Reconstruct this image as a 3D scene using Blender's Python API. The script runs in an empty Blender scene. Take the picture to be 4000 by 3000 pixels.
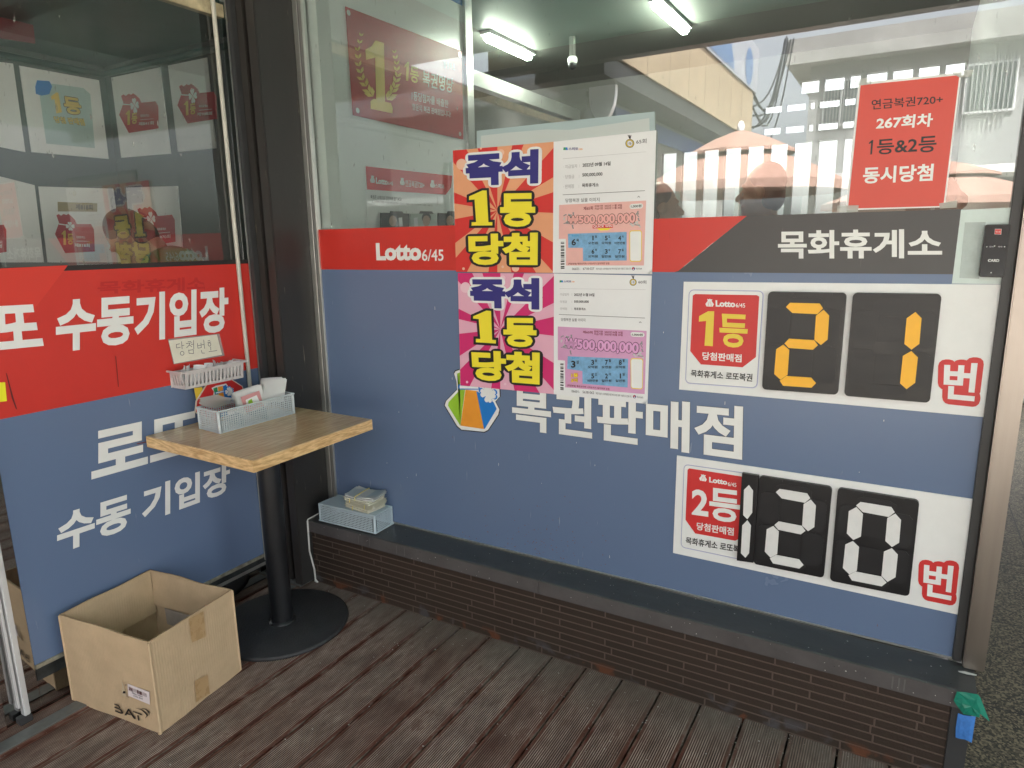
import bpy, bmesh, math, random
from mathutils import Vector, Matrix
R_ = math.radians
random.seed(7)
S = bpy.context.scene
COL = S.collection

# ------------------------------------------------------------------ camera, sky, sun, exposure
F, YAW, PIT, ROL, CZ = 2643.5, -.52684, -.20538, -.01579, 1.45
FW = Vector((math.sin(YAW)*math.cos(PIT), math.cos(YAW)*math.cos(PIT), math.sin(PIT)))
_r0 = Vector((math.cos(YAW), -math.sin(YAW), 0)); _u0 = _r0.cross(FW)
RT = _r0*math.cos(ROL)+_u0*math.sin(ROL); UP = -_r0*math.sin(ROL)+_u0*math.cos(ROL)
CAM = Vector((0, 0, CZ))
cd = bpy.data.cameras.new('camera'); cd.sensor_width = 36; cd.lens = F/4000*36
cd.clip_start = .05; cd.clip_end = 2000
co = bpy.data.objects.new('camera', cd); COL.objects.link(co)
co.matrix_world = Matrix(((RT.x, UP.x, -FW.x, 0), (RT.y, UP.y, -FW.y, 0), (RT.z, UP.z, -FW.z, CZ), (0, 0, 0, 1)))
S.camera = co
SUN_EL, SUN_AZ = R_(52), R_(40)          # azimuth measured from +y towards +x
w = bpy.data.worlds.new('World'); S.world = w; w.use_nodes = True
nt = w.node_tree; bg = nt.nodes['Background']
sk = nt.nodes.new('ShaderNodeTexSky'); sk.sky_type = 'NISHITA'; sk.sun_disc = False
sk.sun_elevation = SUN_EL; sk.sun_rotation = SUN_AZ; sk.dust_density = 7.0; sk.air_density = 1.0
hs = nt.nodes.new('ShaderNodeHueSaturation'); hs.inputs['Saturation'].default_value = .17; hs.inputs['Value'].default_value = 1.25   # hazy, whitish sky
nt.links.new(sk.outputs[0], hs.inputs['Color']); nt.links.new(hs.outputs[0], bg.inputs[0]); bg.inputs[1].default_value = .13
sl = bpy.data.lights.new('sun', 'SUN'); sl.energy = 3.6; sl.angle = R_(.5); sl.color = (1, .95, .87)
so = bpy.data.objects.new('sun', sl); COL.objects.link(so)
sd = Vector((math.sin(SUN_AZ)*math.cos(SUN_EL), math.cos(SUN_AZ)*math.cos(SUN_EL), math.sin(SUN_EL)))
so.rotation_euler = sd.to_track_quat('Z', 'Y').to_euler()
S.view_settings.view_transform = 'Standard'; S.view_settings.look = 'None'
S.view_settings.exposure = 2.55; S.view_settings.gamma = 1
S.cycles.max_bounces = 10; S.cycles.transparent_max_bounces = 16; S.cycles.glossy_bounces = 5

# ------------------------------------------------------------------ materials
def srgb(r, g, b):
    f = lambda c: (c/255/12.92) if c <= 10 else ((c/255+.055)/1.055)**2.4
    return (f(r), f(g), f(b), 1)
MATS = {}
def N(t, k, **kw):
    n = t.nodes.new(k)
    for a, b in kw.items(): setattr(n, a, b)
    return n
def mat(name, col, rough=.5, metal=0, spec=.5, var=0, vscale=8, stretch=(1, 1, 1), bump=0, bscale=60,
        streak=0, scol=(.55, .53, .48, 1), coat=0, emit=0, trans=0, speck=0, soft=0):
    if name in MATS: return MATS[name]
    if len(col) == 3: col = (*col, 1)
    m = bpy.data.materials.new(name); m.use_nodes = True; t = m.node_tree; L = t.links
    p = t.nodes['Principled BSDF']
    p.inputs['Base Color'].default_value = col; p.inputs['Roughness'].default_value = rough
    p.inputs['Metallic'].default_value = metal; p.inputs['Specular IOR Level'].default_value = spec
    p.inputs['Coat Weight'].default_value = coat
    if emit:
        p.inputs['Emission Color'].default_value = col; p.inputs['Emission Strength'].default_value = emit
    tc = N(t, 'ShaderNodeTexCoord'); cur = None
    def mapped(sc):
        mp = N(t, 'ShaderNodeMapping'); mp.inputs['Scale'].default_value = sc
        L.new(tc.outputs['Object'], mp.inputs[0]); return mp.outputs[0]
    if var:
        nz = N(t, 'ShaderNodeTexNoise'); nz.inputs['Scale'].default_value = vscale; nz.inputs['Detail'].default_value = 6
        nz.inputs['Roughness'].default_value = .65
        L.new(mapped(stretch), nz.inputs[0])
        mr = N(t, 'ShaderNodeMapRange'); mr.inputs[1].default_value = .3; mr.inputs[2].default_value = .7
        mr.inputs[3].default_value = 1-var; mr.inputs[4].default_value = 1+var*.6; L.new(nz.outputs[0], mr.inputs[0])
        mx = N(t, 'ShaderNodeMix', data_type='RGBA', blend_type='MULTIPLY'); mx.inputs[0].default_value = 1
        mx.inputs[6].default_value = col; L.new(mr.outputs[0], mx.inputs[7]); cur = mx.outputs[2]
        rr = N(t, 'ShaderNodeMapRange'); dv = min(.12, var*1.5); rr.inputs[3].default_value = max(.02, rough-dv); rr.inputs[4].default_value = min(1, rough+dv)
        L.new(nz.outputs[0], rr.inputs[0]); L.new(rr.outputs[0], p.inputs['Roughness'])
    def overlay(vec, scale, lo, hi, c, amt):
        nonlocal cur
        nz = N(t, 'ShaderNodeTexNoise'); nz.inputs['Scale'].default_value = scale; nz.inputs['Detail'].default_value = 2
        L.new(vec, nz.inputs[0])
        mr = N(t, 'ShaderNodeMapRange'); mr.inputs[1].default_value = lo; mr.inputs[2].default_value = hi
        mr.inputs[4].default_value = amt; L.new(nz.outputs[0], mr.inputs[0])
        mx = N(t, 'ShaderNodeMix', data_type='RGBA'); L.new(mr.outputs[0], mx.inputs[0])
        if cur is None: mx.inputs[6].default_value = col
        else: L.new(cur, mx.inputs[6])
        mx.inputs[7].default_value = c; cur = mx.outputs[2]
    if streak: overlay(mapped((95, 95, 9)), 1, .73, .80, scol, streak)
    if speck: overlay(mapped((1, 1, 1)), 190, .74, .78, scol, speck)
    if cur is not None: L.new(cur, p.inputs['Base Color'])
    if bump:
        nz = N(t, 'ShaderNodeTexNoise'); nz.inputs['Scale'].default_value = bscale; nz.inputs['Detail'].default_value = 5
        L.new(mapped(stretch), nz.inputs[0])
        b = N(t, 'ShaderNodeBump'); b.inputs['Strength'].default_value = bump; b.inputs['Distance'].default_value = .004
        L.new(nz.outputs[0], b.inputs['Height']); L.new(b.outputs[0], p.inputs['Normal'])
    if trans:
        tb = N(t, 'ShaderNodeBsdfTransparent'); ms = N(t, 'ShaderNodeMixShader'); ms.inputs[0].default_value = 1-trans
        L.new(tb.outputs[0], ms.inputs[1]); L.new(p.outputs[0], ms.inputs[2])
        L.new(ms.outputs[0], t.nodes['Material Output'].inputs[0])
    if soft:
        tl = N(t, 'ShaderNodeBsdfTranslucent'); tl.inputs[0].default_value = col; mo = t.nodes['Material Output']; src = mo.inputs[0].links[0].from_socket
        m2 = N(t, 'ShaderNodeMixShader'); m2.inputs[0].default_value = soft; L.new(src, m2.inputs[1]); L.new(tl.outputs[0], m2.inputs[2]); L.new(m2.outputs[0], mo.inputs[0])
    MATS[name] = m; return m

def glass_mat(name, tint, base, dirt=.03):
    m = bpy.data.materials.new(name); m.use_nodes = True; t = m.node_tree; L = t.links
    t.nodes.remove(t.nodes['Principled BSDF'])
    tb = N(t, 'ShaderNodeBsdfTransparent'); tb.inputs[0].default_value = (*tint, 1)
    gl = N(t, 'ShaderNodeBsdfGlossy'); gl.inputs['Roughness'].default_value = 0; gl.inputs[0].default_value = (.95, .98, 1, 1)
    fr = N(t, 'ShaderNodeFresnel'); fr.inputs[0].default_value = 1.5
    ma = N(t, 'ShaderNodeMath', operation='MULTIPLY_ADD'); ma.inputs[1].default_value = 1.0; ma.inputs[2].default_value = base; ma.use_clamp = True
    L.new(fr.outputs[0], ma.inputs[0])
    tc = N(t, 'ShaderNodeTexCoord')
    # slight waviness of the pane
    nz0 = N(t, 'ShaderNodeTexNoise'); nz0.inputs['Scale'].default_value = 1.6; L.new(tc.outputs['Object'], nz0.inputs[0])
    bp = N(t, 'ShaderNodeBump'); bp.inputs['Strength'].default_value = .03; bp.inputs['Distance'].default_value = .01
    L.new(nz0.outputs[0], bp.inputs['Height']); L.new(bp.outputs[0], gl.inputs['Normal'])
    ms = N(t, 'ShaderNodeMixShader'); L.new(ma.outputs[0], ms.inputs[0]); L.new(tb.outputs[0], ms.inputs[1]); L.new(gl.outputs[0], ms.inputs[2])
    # dust and small splashes
    df = N(t, 'ShaderNodeBsdfDiffuse'); df.inputs[0].default_value = (.6, .6, .56, 1)
    nz = N(t, 'ShaderNodeTexNoise'); nz.inputs['Scale'].default_value = 70; nz.inputs['Detail'].default_value = 3
    mp = N(t, 'ShaderNodeMapping'); mp.inputs['Scale'].default_value = (1, 1, .35); L.new(tc.outputs['Object'], mp.inputs[0]); L.new(mp.outputs[0], nz.inputs[0])
    mr = N(t, 'ShaderNodeMapRange'); mr.inputs[1].default_value = .68; mr.inputs[2].default_value = .80; mr.inputs[3].default_value = dirt; mr.inputs[4].default_value = .55
    L.new(nz.outputs[0], mr.inputs[0])
    m2 = N(t, 'ShaderNodeMixShader'); L.new(mr.outputs[0], m2.inputs[0]); L.new(ms.outputs[0], m2.inputs[1]); L.new(df.outputs[0], m2.inputs[2])
    L.new(m2.outputs[0], t.nodes['Material Output'].inputs[0])
    return m

def wood_mat(name, c1, c2, scale, axis, rough):
    m = bpy.data.materials.new(name); m.use_nodes = True; t = m.node_tree; L = t.links; p = t.nodes['Principled BSDF']
    tc = N(t, 'ShaderNodeTexCoord'); mp = N(t, 'ShaderNodeMapping'); mp.inputs['Scale'].default_value = axis
    L.new(tc.outputs['Object'], mp.inputs[0])
    n0 = N(t, 'ShaderNodeTexNoise'); n0.inputs['Scale'].default_value = scale*.35; n0.inputs['Detail'].default_value = 3; L.new(mp.outputs[0], n0.inputs[0])
    wv = N(t, 'ShaderNodeMath', operation='MULTIPLY'); wv.inputs[1].default_value = 16; L.new(n0.outputs[0], wv.inputs[0])
    fr = N(t, 'ShaderNodeMath', operation='PINGPONG'); fr.inputs[1].default_value = .5; L.new(wv.outputs[0], fr.inputs[0])
    n1 = N(t, 'ShaderNodeTexNoise'); n1.inputs['Scale'].default_value = scale*9; n1.inputs['Detail'].default_value = 4; L.new(mp.outputs[0], n1.inputs[0])
    ad = N(t, 'ShaderNodeMath', operation='MULTIPLY_ADD'); ad.inputs[1].default_value = .55; L.new(fr.outputs[0], ad.inputs[0])
    a2 = N(t, 'ShaderNodeMath', operation='MULTIPLY'); a2.inputs[1].default_value = .75; L.new(n1.outputs[0], a2.inputs[0]); L.new(a2.outputs[0], ad.inputs[2])
    cr = N(t, 'ShaderNodeValToRGB'); cr.color_ramp.elements[0].position = .3; cr.color_ramp.elements[1].position = .68
    cr.color_ramp.elements[0].color = (*c1, 1); cr.color_ramp.elements[1].color = (*c2, 1)
    L.new(ad.outputs[0], cr.inputs[0]); L.new(cr.outputs[0], p.inputs['Base Color'])
    p.inputs['Roughness'].default_value = rough
    return m

def deck_mat():
    m = bpy.data.materials.new('ribbed_decking'); m.use_nodes = True; t = m.node_tree; L = t.links; p = t.nodes['Principled BSDF']
    tc = N(t, 'ShaderNodeTexCoord'); sx = N(t, 'ShaderNodeSeparateXYZ'); L.new(tc.outputs['Object'], sx.inputs[0])
    def M(op, a, b=None, c=None, clamp=False):
        n = N(t, 'ShaderNodeMath', operation=op); n.use_clamp = clamp
        for i, v in enumerate((a, b, c)):
            if v is None: continue
            if isinstance(v, (int, float)): n.inputs[i].default_value = v
            else: L.new(v, n.inputs[i])
        return n.outputs[0]
    def noise(sc, vec, det=5, rough=.6):
        mp = N(t, 'ShaderNodeMapping'); mp.inputs['Scale'].default_value = vec; L.new(tc.outputs['Object'], mp.inputs[0])
        n = N(t, 'ShaderNodeTexNoise'); n.inputs['Scale'].default_value = sc; n.inputs['Detail'].default_value = det
        n.inputs['Roughness'].default_value = rough; L.new(mp.outputs[0], n.inputs[0]); return n.outputs[0]
    def ramp(v, lo, hi, a=0, b=1):
        n = N(t, 'ShaderNodeMapRange'); n.inputs[1].default_value = lo; n.inputs[2].default_value = hi
        n.inputs[3].default_value = a; n.inputs[4].default_value = b; L.new(v, n.inputs[0]); return n.outputs[0]
    def mix(f, a, b):
        n = N(t, 'ShaderNodeMix', data_type='RGBA')
        if isinstance(f, (int, float)): n.inputs[0].default_value = f
        else: L.new(f, n.inputs[0])
        for i, v in ((6, a), (7, b)):
            if isinstance(v, tuple): n.inputs[i].default_value = (*v, 1)
            else: L.new(v, n.inputs[i])
        return n.outputs[2]
    u = M('FRACT', M('DIVIDE', M('ADD', sx.outputs[0], 1.772+13.21), .1321))
    edge = M('MINIMUM', u, M('SUBTRACT', 1.0, u))               # 0 at board edges
    flat = ramp(edge, .095, .105, 1, 0)                          # smooth border strips
    ph = M('SINE', M('MULTIPLY', sx.outputs[0], 2*math.pi/.0066))
    ridge = ramp(ph, .0, .55)
    gi = N(t, 'ShaderNodeNewGeometry')
    big = noise(2.6, (1.6, .7, 1)); fine = noise(55, (1, .25, 1)); mid = noise(11, (1.5, .6, 1))
    wear = ramp(M('ADD', M('MULTIPLY', big, .6), M('ADD', M('MULTIPLY', mid, .45), M('MULTIPLY', gi.outputs['Random Per Island'], .10))), .40, .66)
    base = mix(ramp(mid, .35, .65), (.020, .010, .007), (.078, .028, .017))
    worn = mix(ramp(fine, .3, .7), (.27, .205, .165), (.66, .555, .47))
    rid = mix(wear, (.18, .088, .060), worn)
    c = mix(ridge, base, rid)
    bare = ramp(mid, .62, .68)                                   # patches worn down to reddish wood
    c = mix(M('MULTIPLY', bare, .6), c, (.095, .038, .024))
    edgec = mix(ramp(fine, .35, .65), (.080, .024, .014), (.15, .055, .034))
    edgec = mix(M('MULTIPLY', ramp(fine, .5, .75), wear), edgec, (.26, .22, .19))
    c = mix(flat, c, edgec)
    sand = M('MULTIPLY', ramp(edge, .040, .030), ramp(M('ADD', M('MULTIPLY', mid, .5), M('MULTIPLY', fine, .5)), .44, .56))
    c = mix(M('MULTIPLY', sand, .75), c, (.27, .225, .18))
    dirt = M('MULTIPLY', ramp(sx.outputs[1], 1.70, 1.90), ramp(mid, .3, .6, .35, .9))   # grit swept against the wall foot
    c = mix(dirt, c, mix(fine, (.085, .066, .054), (.22, .185, .155)))
    sp = ramp(noise(260, (1, 1, 1), 1), .735, .76)
    c = mix(sp, c, (.42, .39, .34))
    L.new(c, p.inputs['Base Color'])
    L.new(ramp(wear, 0, 1, .55, .85), p.inputs['Roughness'])
    h = M('MULTIPLY', ridge, M('SUBTRACT', 1.0, flat))
    b = N(t, 'ShaderNodeBump'); b.inputs['Strength'].default_value = .8; b.inputs['Distance'].default_value = .0016
    L.new(M('ADD', h, M('MULTIPLY', fine, .35)), b.inputs['Height']); L.new(b.outputs[0], p.inputs['Normal'])
    return m

def siding_mat():
    m = bpy.data.materials.new('embossed_brown_siding'); m.use_nodes = True; t = m.node_tree; L = t.links; p = t.nodes['Principled BSDF']
    tc = N(t, 'ShaderNodeTexCoord'); sx = N(t, 'ShaderNodeSeparateXYZ'); L.new(tc.outputs['Object'], sx.inputs[0])
    cb = N(t, 'ShaderNodeCombineXYZ'); L.new(sx.outputs[0], cb.inputs[0]); L.new(sx.outputs[2], cb.inputs[1])
    br = N(t, 'ShaderNodeTexBrick'); br.offset = .37; br.offset_frequency = 2; br.squash = .72; br.squash_frequency = 3
    L.new(cb.outputs[0], br.inputs[0])
    for k, v in (('Scale', 1), ('Mortar Size', .0023), ('Mortar Smooth', .25), ('Brick Width', .27), ('Row Height', .0262), ('Bias', 0)): br.inputs[k].default_value = v
    br.inputs['Color1'].default_value = (.036, .025, .019, 1); br.inputs['Color2'].default_value = (.044, .030, .023, 1); br.inputs['Mortar'].default_value = (.12, .088, .070, 1)
    n = N(t, 'ShaderNodeTexNoise'); n.inputs['Scale'].default_value = 120; n.inputs['Detail'].default_value = 4; L.new(tc.outputs['Object'], n.inputs[0])
    n2 = N(t, 'ShaderNodeTexNoise'); n2.inputs['Scale'].default_value = 9; n2.inputs['Detail'].default_value = 6; L.new(tc.outputs['Object'], n2.inputs[0])
    # scraped rusty and grey patches just above the deck
    zr = N(t, 'ShaderNodeMapRange'); zr.inputs[1].default_value = .040; zr.inputs[2].default_value = .018; L.new(sx.outputs[2], zr.inputs[0])
    nr = N(t, 'ShaderNodeMapRange'); nr.inputs[1].default_value = .56; nr.inputs[2].default_value = .62; L.new(n2.outputs[0], nr.inputs[0])
    f = N(t, 'ShaderNodeMath', operation='MULTIPLY'); L.new(zr.outputs[0], f.inputs[0]); L.new(nr.outputs[0], f.inputs[1])
    mx = N(t, 'ShaderNodeMix', data_type='RGBA'); L.new(f.outputs[0], mx.inputs[0]); L.new(br.outputs[0], mx.inputs[6]); mx.inputs[7].default_value = (.13, .050, .026, 1)
    nr2 = N(t, 'ShaderNodeMapRange'); nr2.inputs[1].default_value = .44; nr2.inputs[2].default_value = .38; L.new(n2.outputs[0], nr2.inputs[0])
    zr2 = N(t, 'ShaderNodeMapRange'); zr2.inputs[1].default_value = .055; zr2.inputs[2].default_value = .030; L.new(sx.outputs[2], zr2.inputs[0])
    f2 = N(t, 'ShaderNodeMath', operation='MULTIPLY'); L.new(zr2.outputs[0], f2.inputs[0]); L.new(nr2.outputs[0], f2.inputs[1])
    m2 = N(t, 'ShaderNodeMix', data_type='RGBA'); L.new(f2.outputs[0], m2.inputs[0]); L.new(mx.outputs[2], m2.inputs[6]); m2.inputs[7].default_value = (.075, .072, .075, 1)
    L.new(m2.outputs[2], p.inputs['Base Color']); p.inputs['Roughness'].default_value = .42
    ad = N(t, 'ShaderNodeMath', operation='MULTIPLY_ADD'); ad.inputs[1].default_value = .35; L.new(n.outputs[0], ad.inputs[0]); L.new(br.outputs['Fac'], ad.inputs[2])
    b = N(t, 'ShaderNodeBump'); b.inputs['Strength'].default_value = .8; b.inputs['Distance'].default_value = .006
    L.new(ad.outputs[0], b.inputs['Height']); L.new(b.outputs[0], p.inputs['Normal'])
    return m

def granite_mat(name, cols, scale, joint):
    m = bpy.data.materials.new(name); m.use_nodes = True; t = m.node_tree; L = t.links; p = t.nodes['Principled BSDF']
    tc = N(t, 'ShaderNodeTexCoord')
    v = N(t, 'ShaderNodeTexVoronoi'); v.inputs['Scale'].default_value = scale; L.new(tc.outputs['Object'], v.inputs[0])
    bw = N(t, 'ShaderNodeSeparateColor'); L.new(v.outputs['Color'], bw.inputs[0])
    cr = N(t, 'ShaderNodeValToRGB'); e = cr.color_ramp.elements; e[0].color = (*cols[0], 1); e[1].color = (*cols[-1], 1)
    for i, c in enumerate(cols[1:-1]): k = e.new((i+1)/(len(cols)-1)); k.color = (*c, 1)
    L.new(bw.outputs[0], cr.inputs[0])
    br = N(t, 'ShaderNodeTexBrick'); br.offset = 0; L.new(tc.outputs['Object'], br.inputs[0])
    for k, x in (('Scale', 1), ('Mortar Size', .003), ('Brick Width', joint), ('Row Height', joint)): br.inputs[k].default_value = x
    mx = N(t, 'ShaderNodeMix', data_type='RGBA'); L.new(br.outputs['Fac'], mx.inputs[0]); L.new(cr.outputs[0], mx.inputs[6]); mx.inputs[7].default_value = (.03, .03, .03, 1)
    cr.color_ramp.interpolation = 'CONSTANT'
    L.new(mx.outputs[2], p.inputs['Base Color']); p.inputs['Roughness'].default_value = .7; p.inputs['Specular IOR Level'].default_value = .2
    return m

def card_mat():
    m = mat('kraft_cardboard', (.56, .415, .26), .75, spec=.2, var=.10, vscale=14)
    t = m.node_tree; L = t.links; p = t.nodes['Principled BSDF']
    tc = N(t, 'ShaderNodeTexCoord'); sx = N(t, 'ShaderNodeSeparateXYZ'); L.new(tc.outputs['Object'], sx.inputs[0])
    ad = N(t, 'ShaderNodeMath', operation='ADD'); L.new(sx.outputs[0], ad.inputs[0]); L.new(sx.outputs[1], ad.inputs[1])
    mu = N(t, 'ShaderNodeMath', operation='MULTIPLY'); mu.inputs[1].default_value = 2*math.pi/.008; L.new(ad.outputs[0], mu.inputs[0])
    si = N(t, 'ShaderNodeMath', operation='SINE'); L.new(mu.outputs[0], si.inputs[0])
    n = N(t, 'ShaderNodeTexNoise'); n.inputs['Scale'].default_value = 7; n.inputs['Detail'].default_value = 4; L.new(tc.outputs['Object'], n.inputs[0])
    a2 = N(t, 'ShaderNodeMath', operation='MULTIPLY_ADD'); a2.inputs[1].default_value = .05; L.new(si.outputs[0], a2.inputs[0]); L.new(n.outputs[0], a2.inputs[2])
    b = N(t, 'ShaderNodeBump'); b.inputs['Strength'].default_value = .55; b.inputs['Distance'].default_value = .008
    L.new(a2.outputs[0], b.inputs['Height']); L.new(b.outputs[0], p.inputs['Normal'])
    return m

M = lambda k: MATS[k]
white = mat('white_print', (.80, .81, .80), .4, var=.03, vscale=20, speck=.2, scol=(.45, .44, .42, 1))
paper = mat('white_paper', (.80, .81, .82), .45, bump=.35, bscale=5, var=.03, vscale=5)
letterw = mat('white_vinyl', (.80, .81, .79), .35, var=.03, vscale=14)
black = mat('black_print', (.012, .012, .013), .4)
grey_ink = mat('grey_print', (.10, .10, .11), .5)
pale_ink = mat('pale_grey_print', (.45, .45, .46), .5)
red = mat('red_vinyl', (.60, .036, .026), .30, var=.05, vscale=3, streak=.25, scol=(.10, .02, .02, 1))
red2 = mat('faded_red_vinyl', (.50, .022, .020), .35)
slate = mat('slate_blue_vinyl', (.128, .183, .300), .27, var=.012, vscale=1.2, streak=.55, scol=(.42, .46, .50, 1))
dark = mat('charcoal_vinyl', (.055, .056, .058), .32, var=.06, vscale=4, streak=.2)
yellow = mat('yellow_print', (.88, .75, .035), .4)
yellow2 = mat('golden_yellow_print', (.80, .60, .06), .4)
navy = mat('navy_print', (.030, .026, .20), .4)
segy = mat('amber_segment', (.93, .47, .018), .35, var=.04, vscale=30, bump=.15, bscale=90)
segw = mat('white_segment', (.74, .74, .73), .4, var=.05, vscale=30, bump=.15, bscale=90)
blackp = mat('black_plastic', (.0085, .009, .011), .34, var=.15, vscale=12, speck=.25, scol=(.2, .2, .2, 1))
blackp2 = mat('black_flap_plastic', (.013, .0135, .016), .38, var=.12, vscale=20)
orange_ray = mat('peach_print', (.78, .36, .19), .42, bump=.35, bscale=5, var=.03)
red_ray = mat('poster_red_print', (.66, .035, .03), .42, bump=.35, bscale=5, var=.03)
pink_ray = mat('pink_print', (.78, .42, .54), .42, bump=.35, bscale=5, var=.03)
mag_ray = mat('magenta_print', (.64, .022, .16), .42, bump=.35, bscale=5, var=.03)
col_m = mat('dark_column_paint', (.029, .028, .027), .45, var=.25, vscale=5, stretch=(1, 1, .25), streak=.9, scol=(.30, .27, .20, 1), bump=.15, bscale=25)
col_m2 = mat('brown_black_column_paint', (.034, .030, .028), .5, var=.25, vscale=5, streak=.9, scol=(.30, .25, .16, 1))
alu = mat('aluminium', (.62, .62, .59), .32, metal=.85, var=.12, vscale=10, stretch=(1, 1, .15), streak=.3, scol=(.15, .14, .12, 1))
sealant = mat('white_sealant', (.70, .70, .66), .6, var=.1, vscale=40)
steel = mat('brushed_steel', (.36, .32, .29), .34, metal=.95, var=.10, vscale=40, stretch=(1, 1, .04), bump=.08, bscale=120)
frame_dark = mat('dark_grey_frame', (.045, .046, .048), .42, var=.12, vscale=10)
flash = mat('slate_metal_flashing', (.058, .060, .061), .42, var=.30, vscale=7, stretch=(1, 2, 1), speck=.5, scol=(.22, .23, .22, 1), bump=.12, bscale=30)
flash2 = mat('flashing_lip', (.092, .084, .084), .42, var=.25, vscale=9, speck=.4, scol=(.24, .23, .22, 1), bump=.1, bscale=30)
iron = mat('black_cast_iron', (.030, .031, .033), .55, var=.35, vscale=16, speck=.5, scol=(.26, .24, .22, 1), bump=.5, bscale=160)
pole_m = mat('black_table_pole', (.012, .013, .015), .36, var=.3, vscale=14, speck=.35, scol=(.22, .22, .22, 1), bump=.06, bscale=90)
basket_m = mat('pale_grey_blue_plastic', (.55, .61, .63), .42, var=.04, vscale=30)
basket_m2 = mat('pale_blue_plastic', (.50, .60, .65), .40, var=.05, vscale=30)
basket_m3 = mat('warm_grey_plastic', (.58, .55, .54), .42, var=.04, vscale=30)
poly_m = mat('clear_plastic_sleeve', (.86, .87, .85), .22, trans=.12, soft=.25)
poly_y = mat('creamy_plastic_sleeve', (.88, .86, .74), .30, soft=.2)
poly_top = mat('bluish_plastic_sleeve', (.62, .68, .72), .2, soft=.4)
band_m = mat('yellow_rubber_band', (.78, .66, .16), .5)
kraft = card_mat()
kraft_in = mat('kraft_shade_flap', (.36, .25, .14), .8, var=.12, vscale=10)
kraft_grey = mat('grey_torn_kraft', (.36, .31, .26), .85, var=.15, vscale=25, bump=.3)
tape_b = mat('brown_parcel_tape', (.47, .31, .155), .28, var=.08, vscale=25)
tape_t = mat('frosted_tape', (.60, .62, .57), .4, trans=.45)
label_m = mat('pink_white_label', (.74, .66, .66), .5, var=.03)
deck_m = deck_mat(); siding_m = siding_mat()
granite_m = granite_mat('speckled_granite', ((.035, .034, .029), (.115, .100, .068), (.20, .170, .11), (.065, .058, .042), (.15, .130, .088)), 170, .6)
top_m = wood_mat('oak_laminate_top', (.47, .31, .165), (.67, .49, .29), 7, (5.5, .4, 1), .22)
edge_m = wood_mat('pale_ash_edge', (.48, .28, .11), (.80, .56, .28), 6, (.8, .8, 5), .35)
glassR = glass_mat('shop_glass', (.88, .94, .92), .17)
glassL = glass_mat('booth_glass', (.93, .97, .96), .11, .012)
mirror_m = mat('polished_dark_panel', (.50, .50, .49), .035, metal=1)
strip_m = mat('grey_threshold', (.17, .175, .17), .45, metal=.3, var=.3, vscale=18, speck=.5)

# ------------------------------------------------------------------ geometry helpers
def RAY(x, y): return FW*F+RT*(x-2000)-UP*(y-1500)
PL = {'R': (Vector((0, 2.06, 0)), Vector((0, -1, 0))), 'L': (Vector((-2.30, 0, 0)), Vector((1, 0, 0))),
      'I': (Vector((-2.06, 0, 0)), Vector((1, 0, 0))), 'BB': (Vector((0, 2.03, 0)), Vector((0, -1, 0))), 'BL': (Vector((-3.40, 0, 0)), Vector((1, 0, 0))),
      'DECK': (Vector((0, 0, 0)), Vector((0, 0, 1)))}
CR = {'W': (0, 0, .553), 'X': (0, 0, 1), 'A': (0, 0, 1.659), 'B': (900, 0, 1.659), 'C': (1800, 0, 1.659), 'D': (2800, 0, 1.659), 'E': (0, 1000, 1.659),
      'G': (0, 2000, 1.58), 'H': (1700, 500, 2.3284), 'I': (1700, 1050, 2.3284), 'J': (2600, 1050, 1.58), 'K': (2500, 1700, 1.4747),
      'L': (3000, 2300, 2.212), 'M': (1100, 1700, 1.2764), 'N': (500, 1250, 2.212), 'O': (3600, 700, 3.3175), 'Q': (1700, 1400, 1.7556),
      'S': (1240, 850, 3.95), 'T': (3020, 800, 2.9105), 'U': (200, 2650, 4.424), 'V': (1200, 1850, 5.53)}
def at(c, x, y, plane, off=0):
    """point of the real surface seen in that spot of the photograph"""
    x0, y0, s = CR[c]; d = RAY(x0+x/s, y0+y/s)
    o, n = PL[plane] if isinstance(plane, str) else plane
    k = ((o+n*off)-CAM).dot(n)/d.dot(n)
    return CAM+d*k
def pts(c, l, plane, off=0): return [at(c, x, y, plane, off) for x, y in l]

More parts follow.
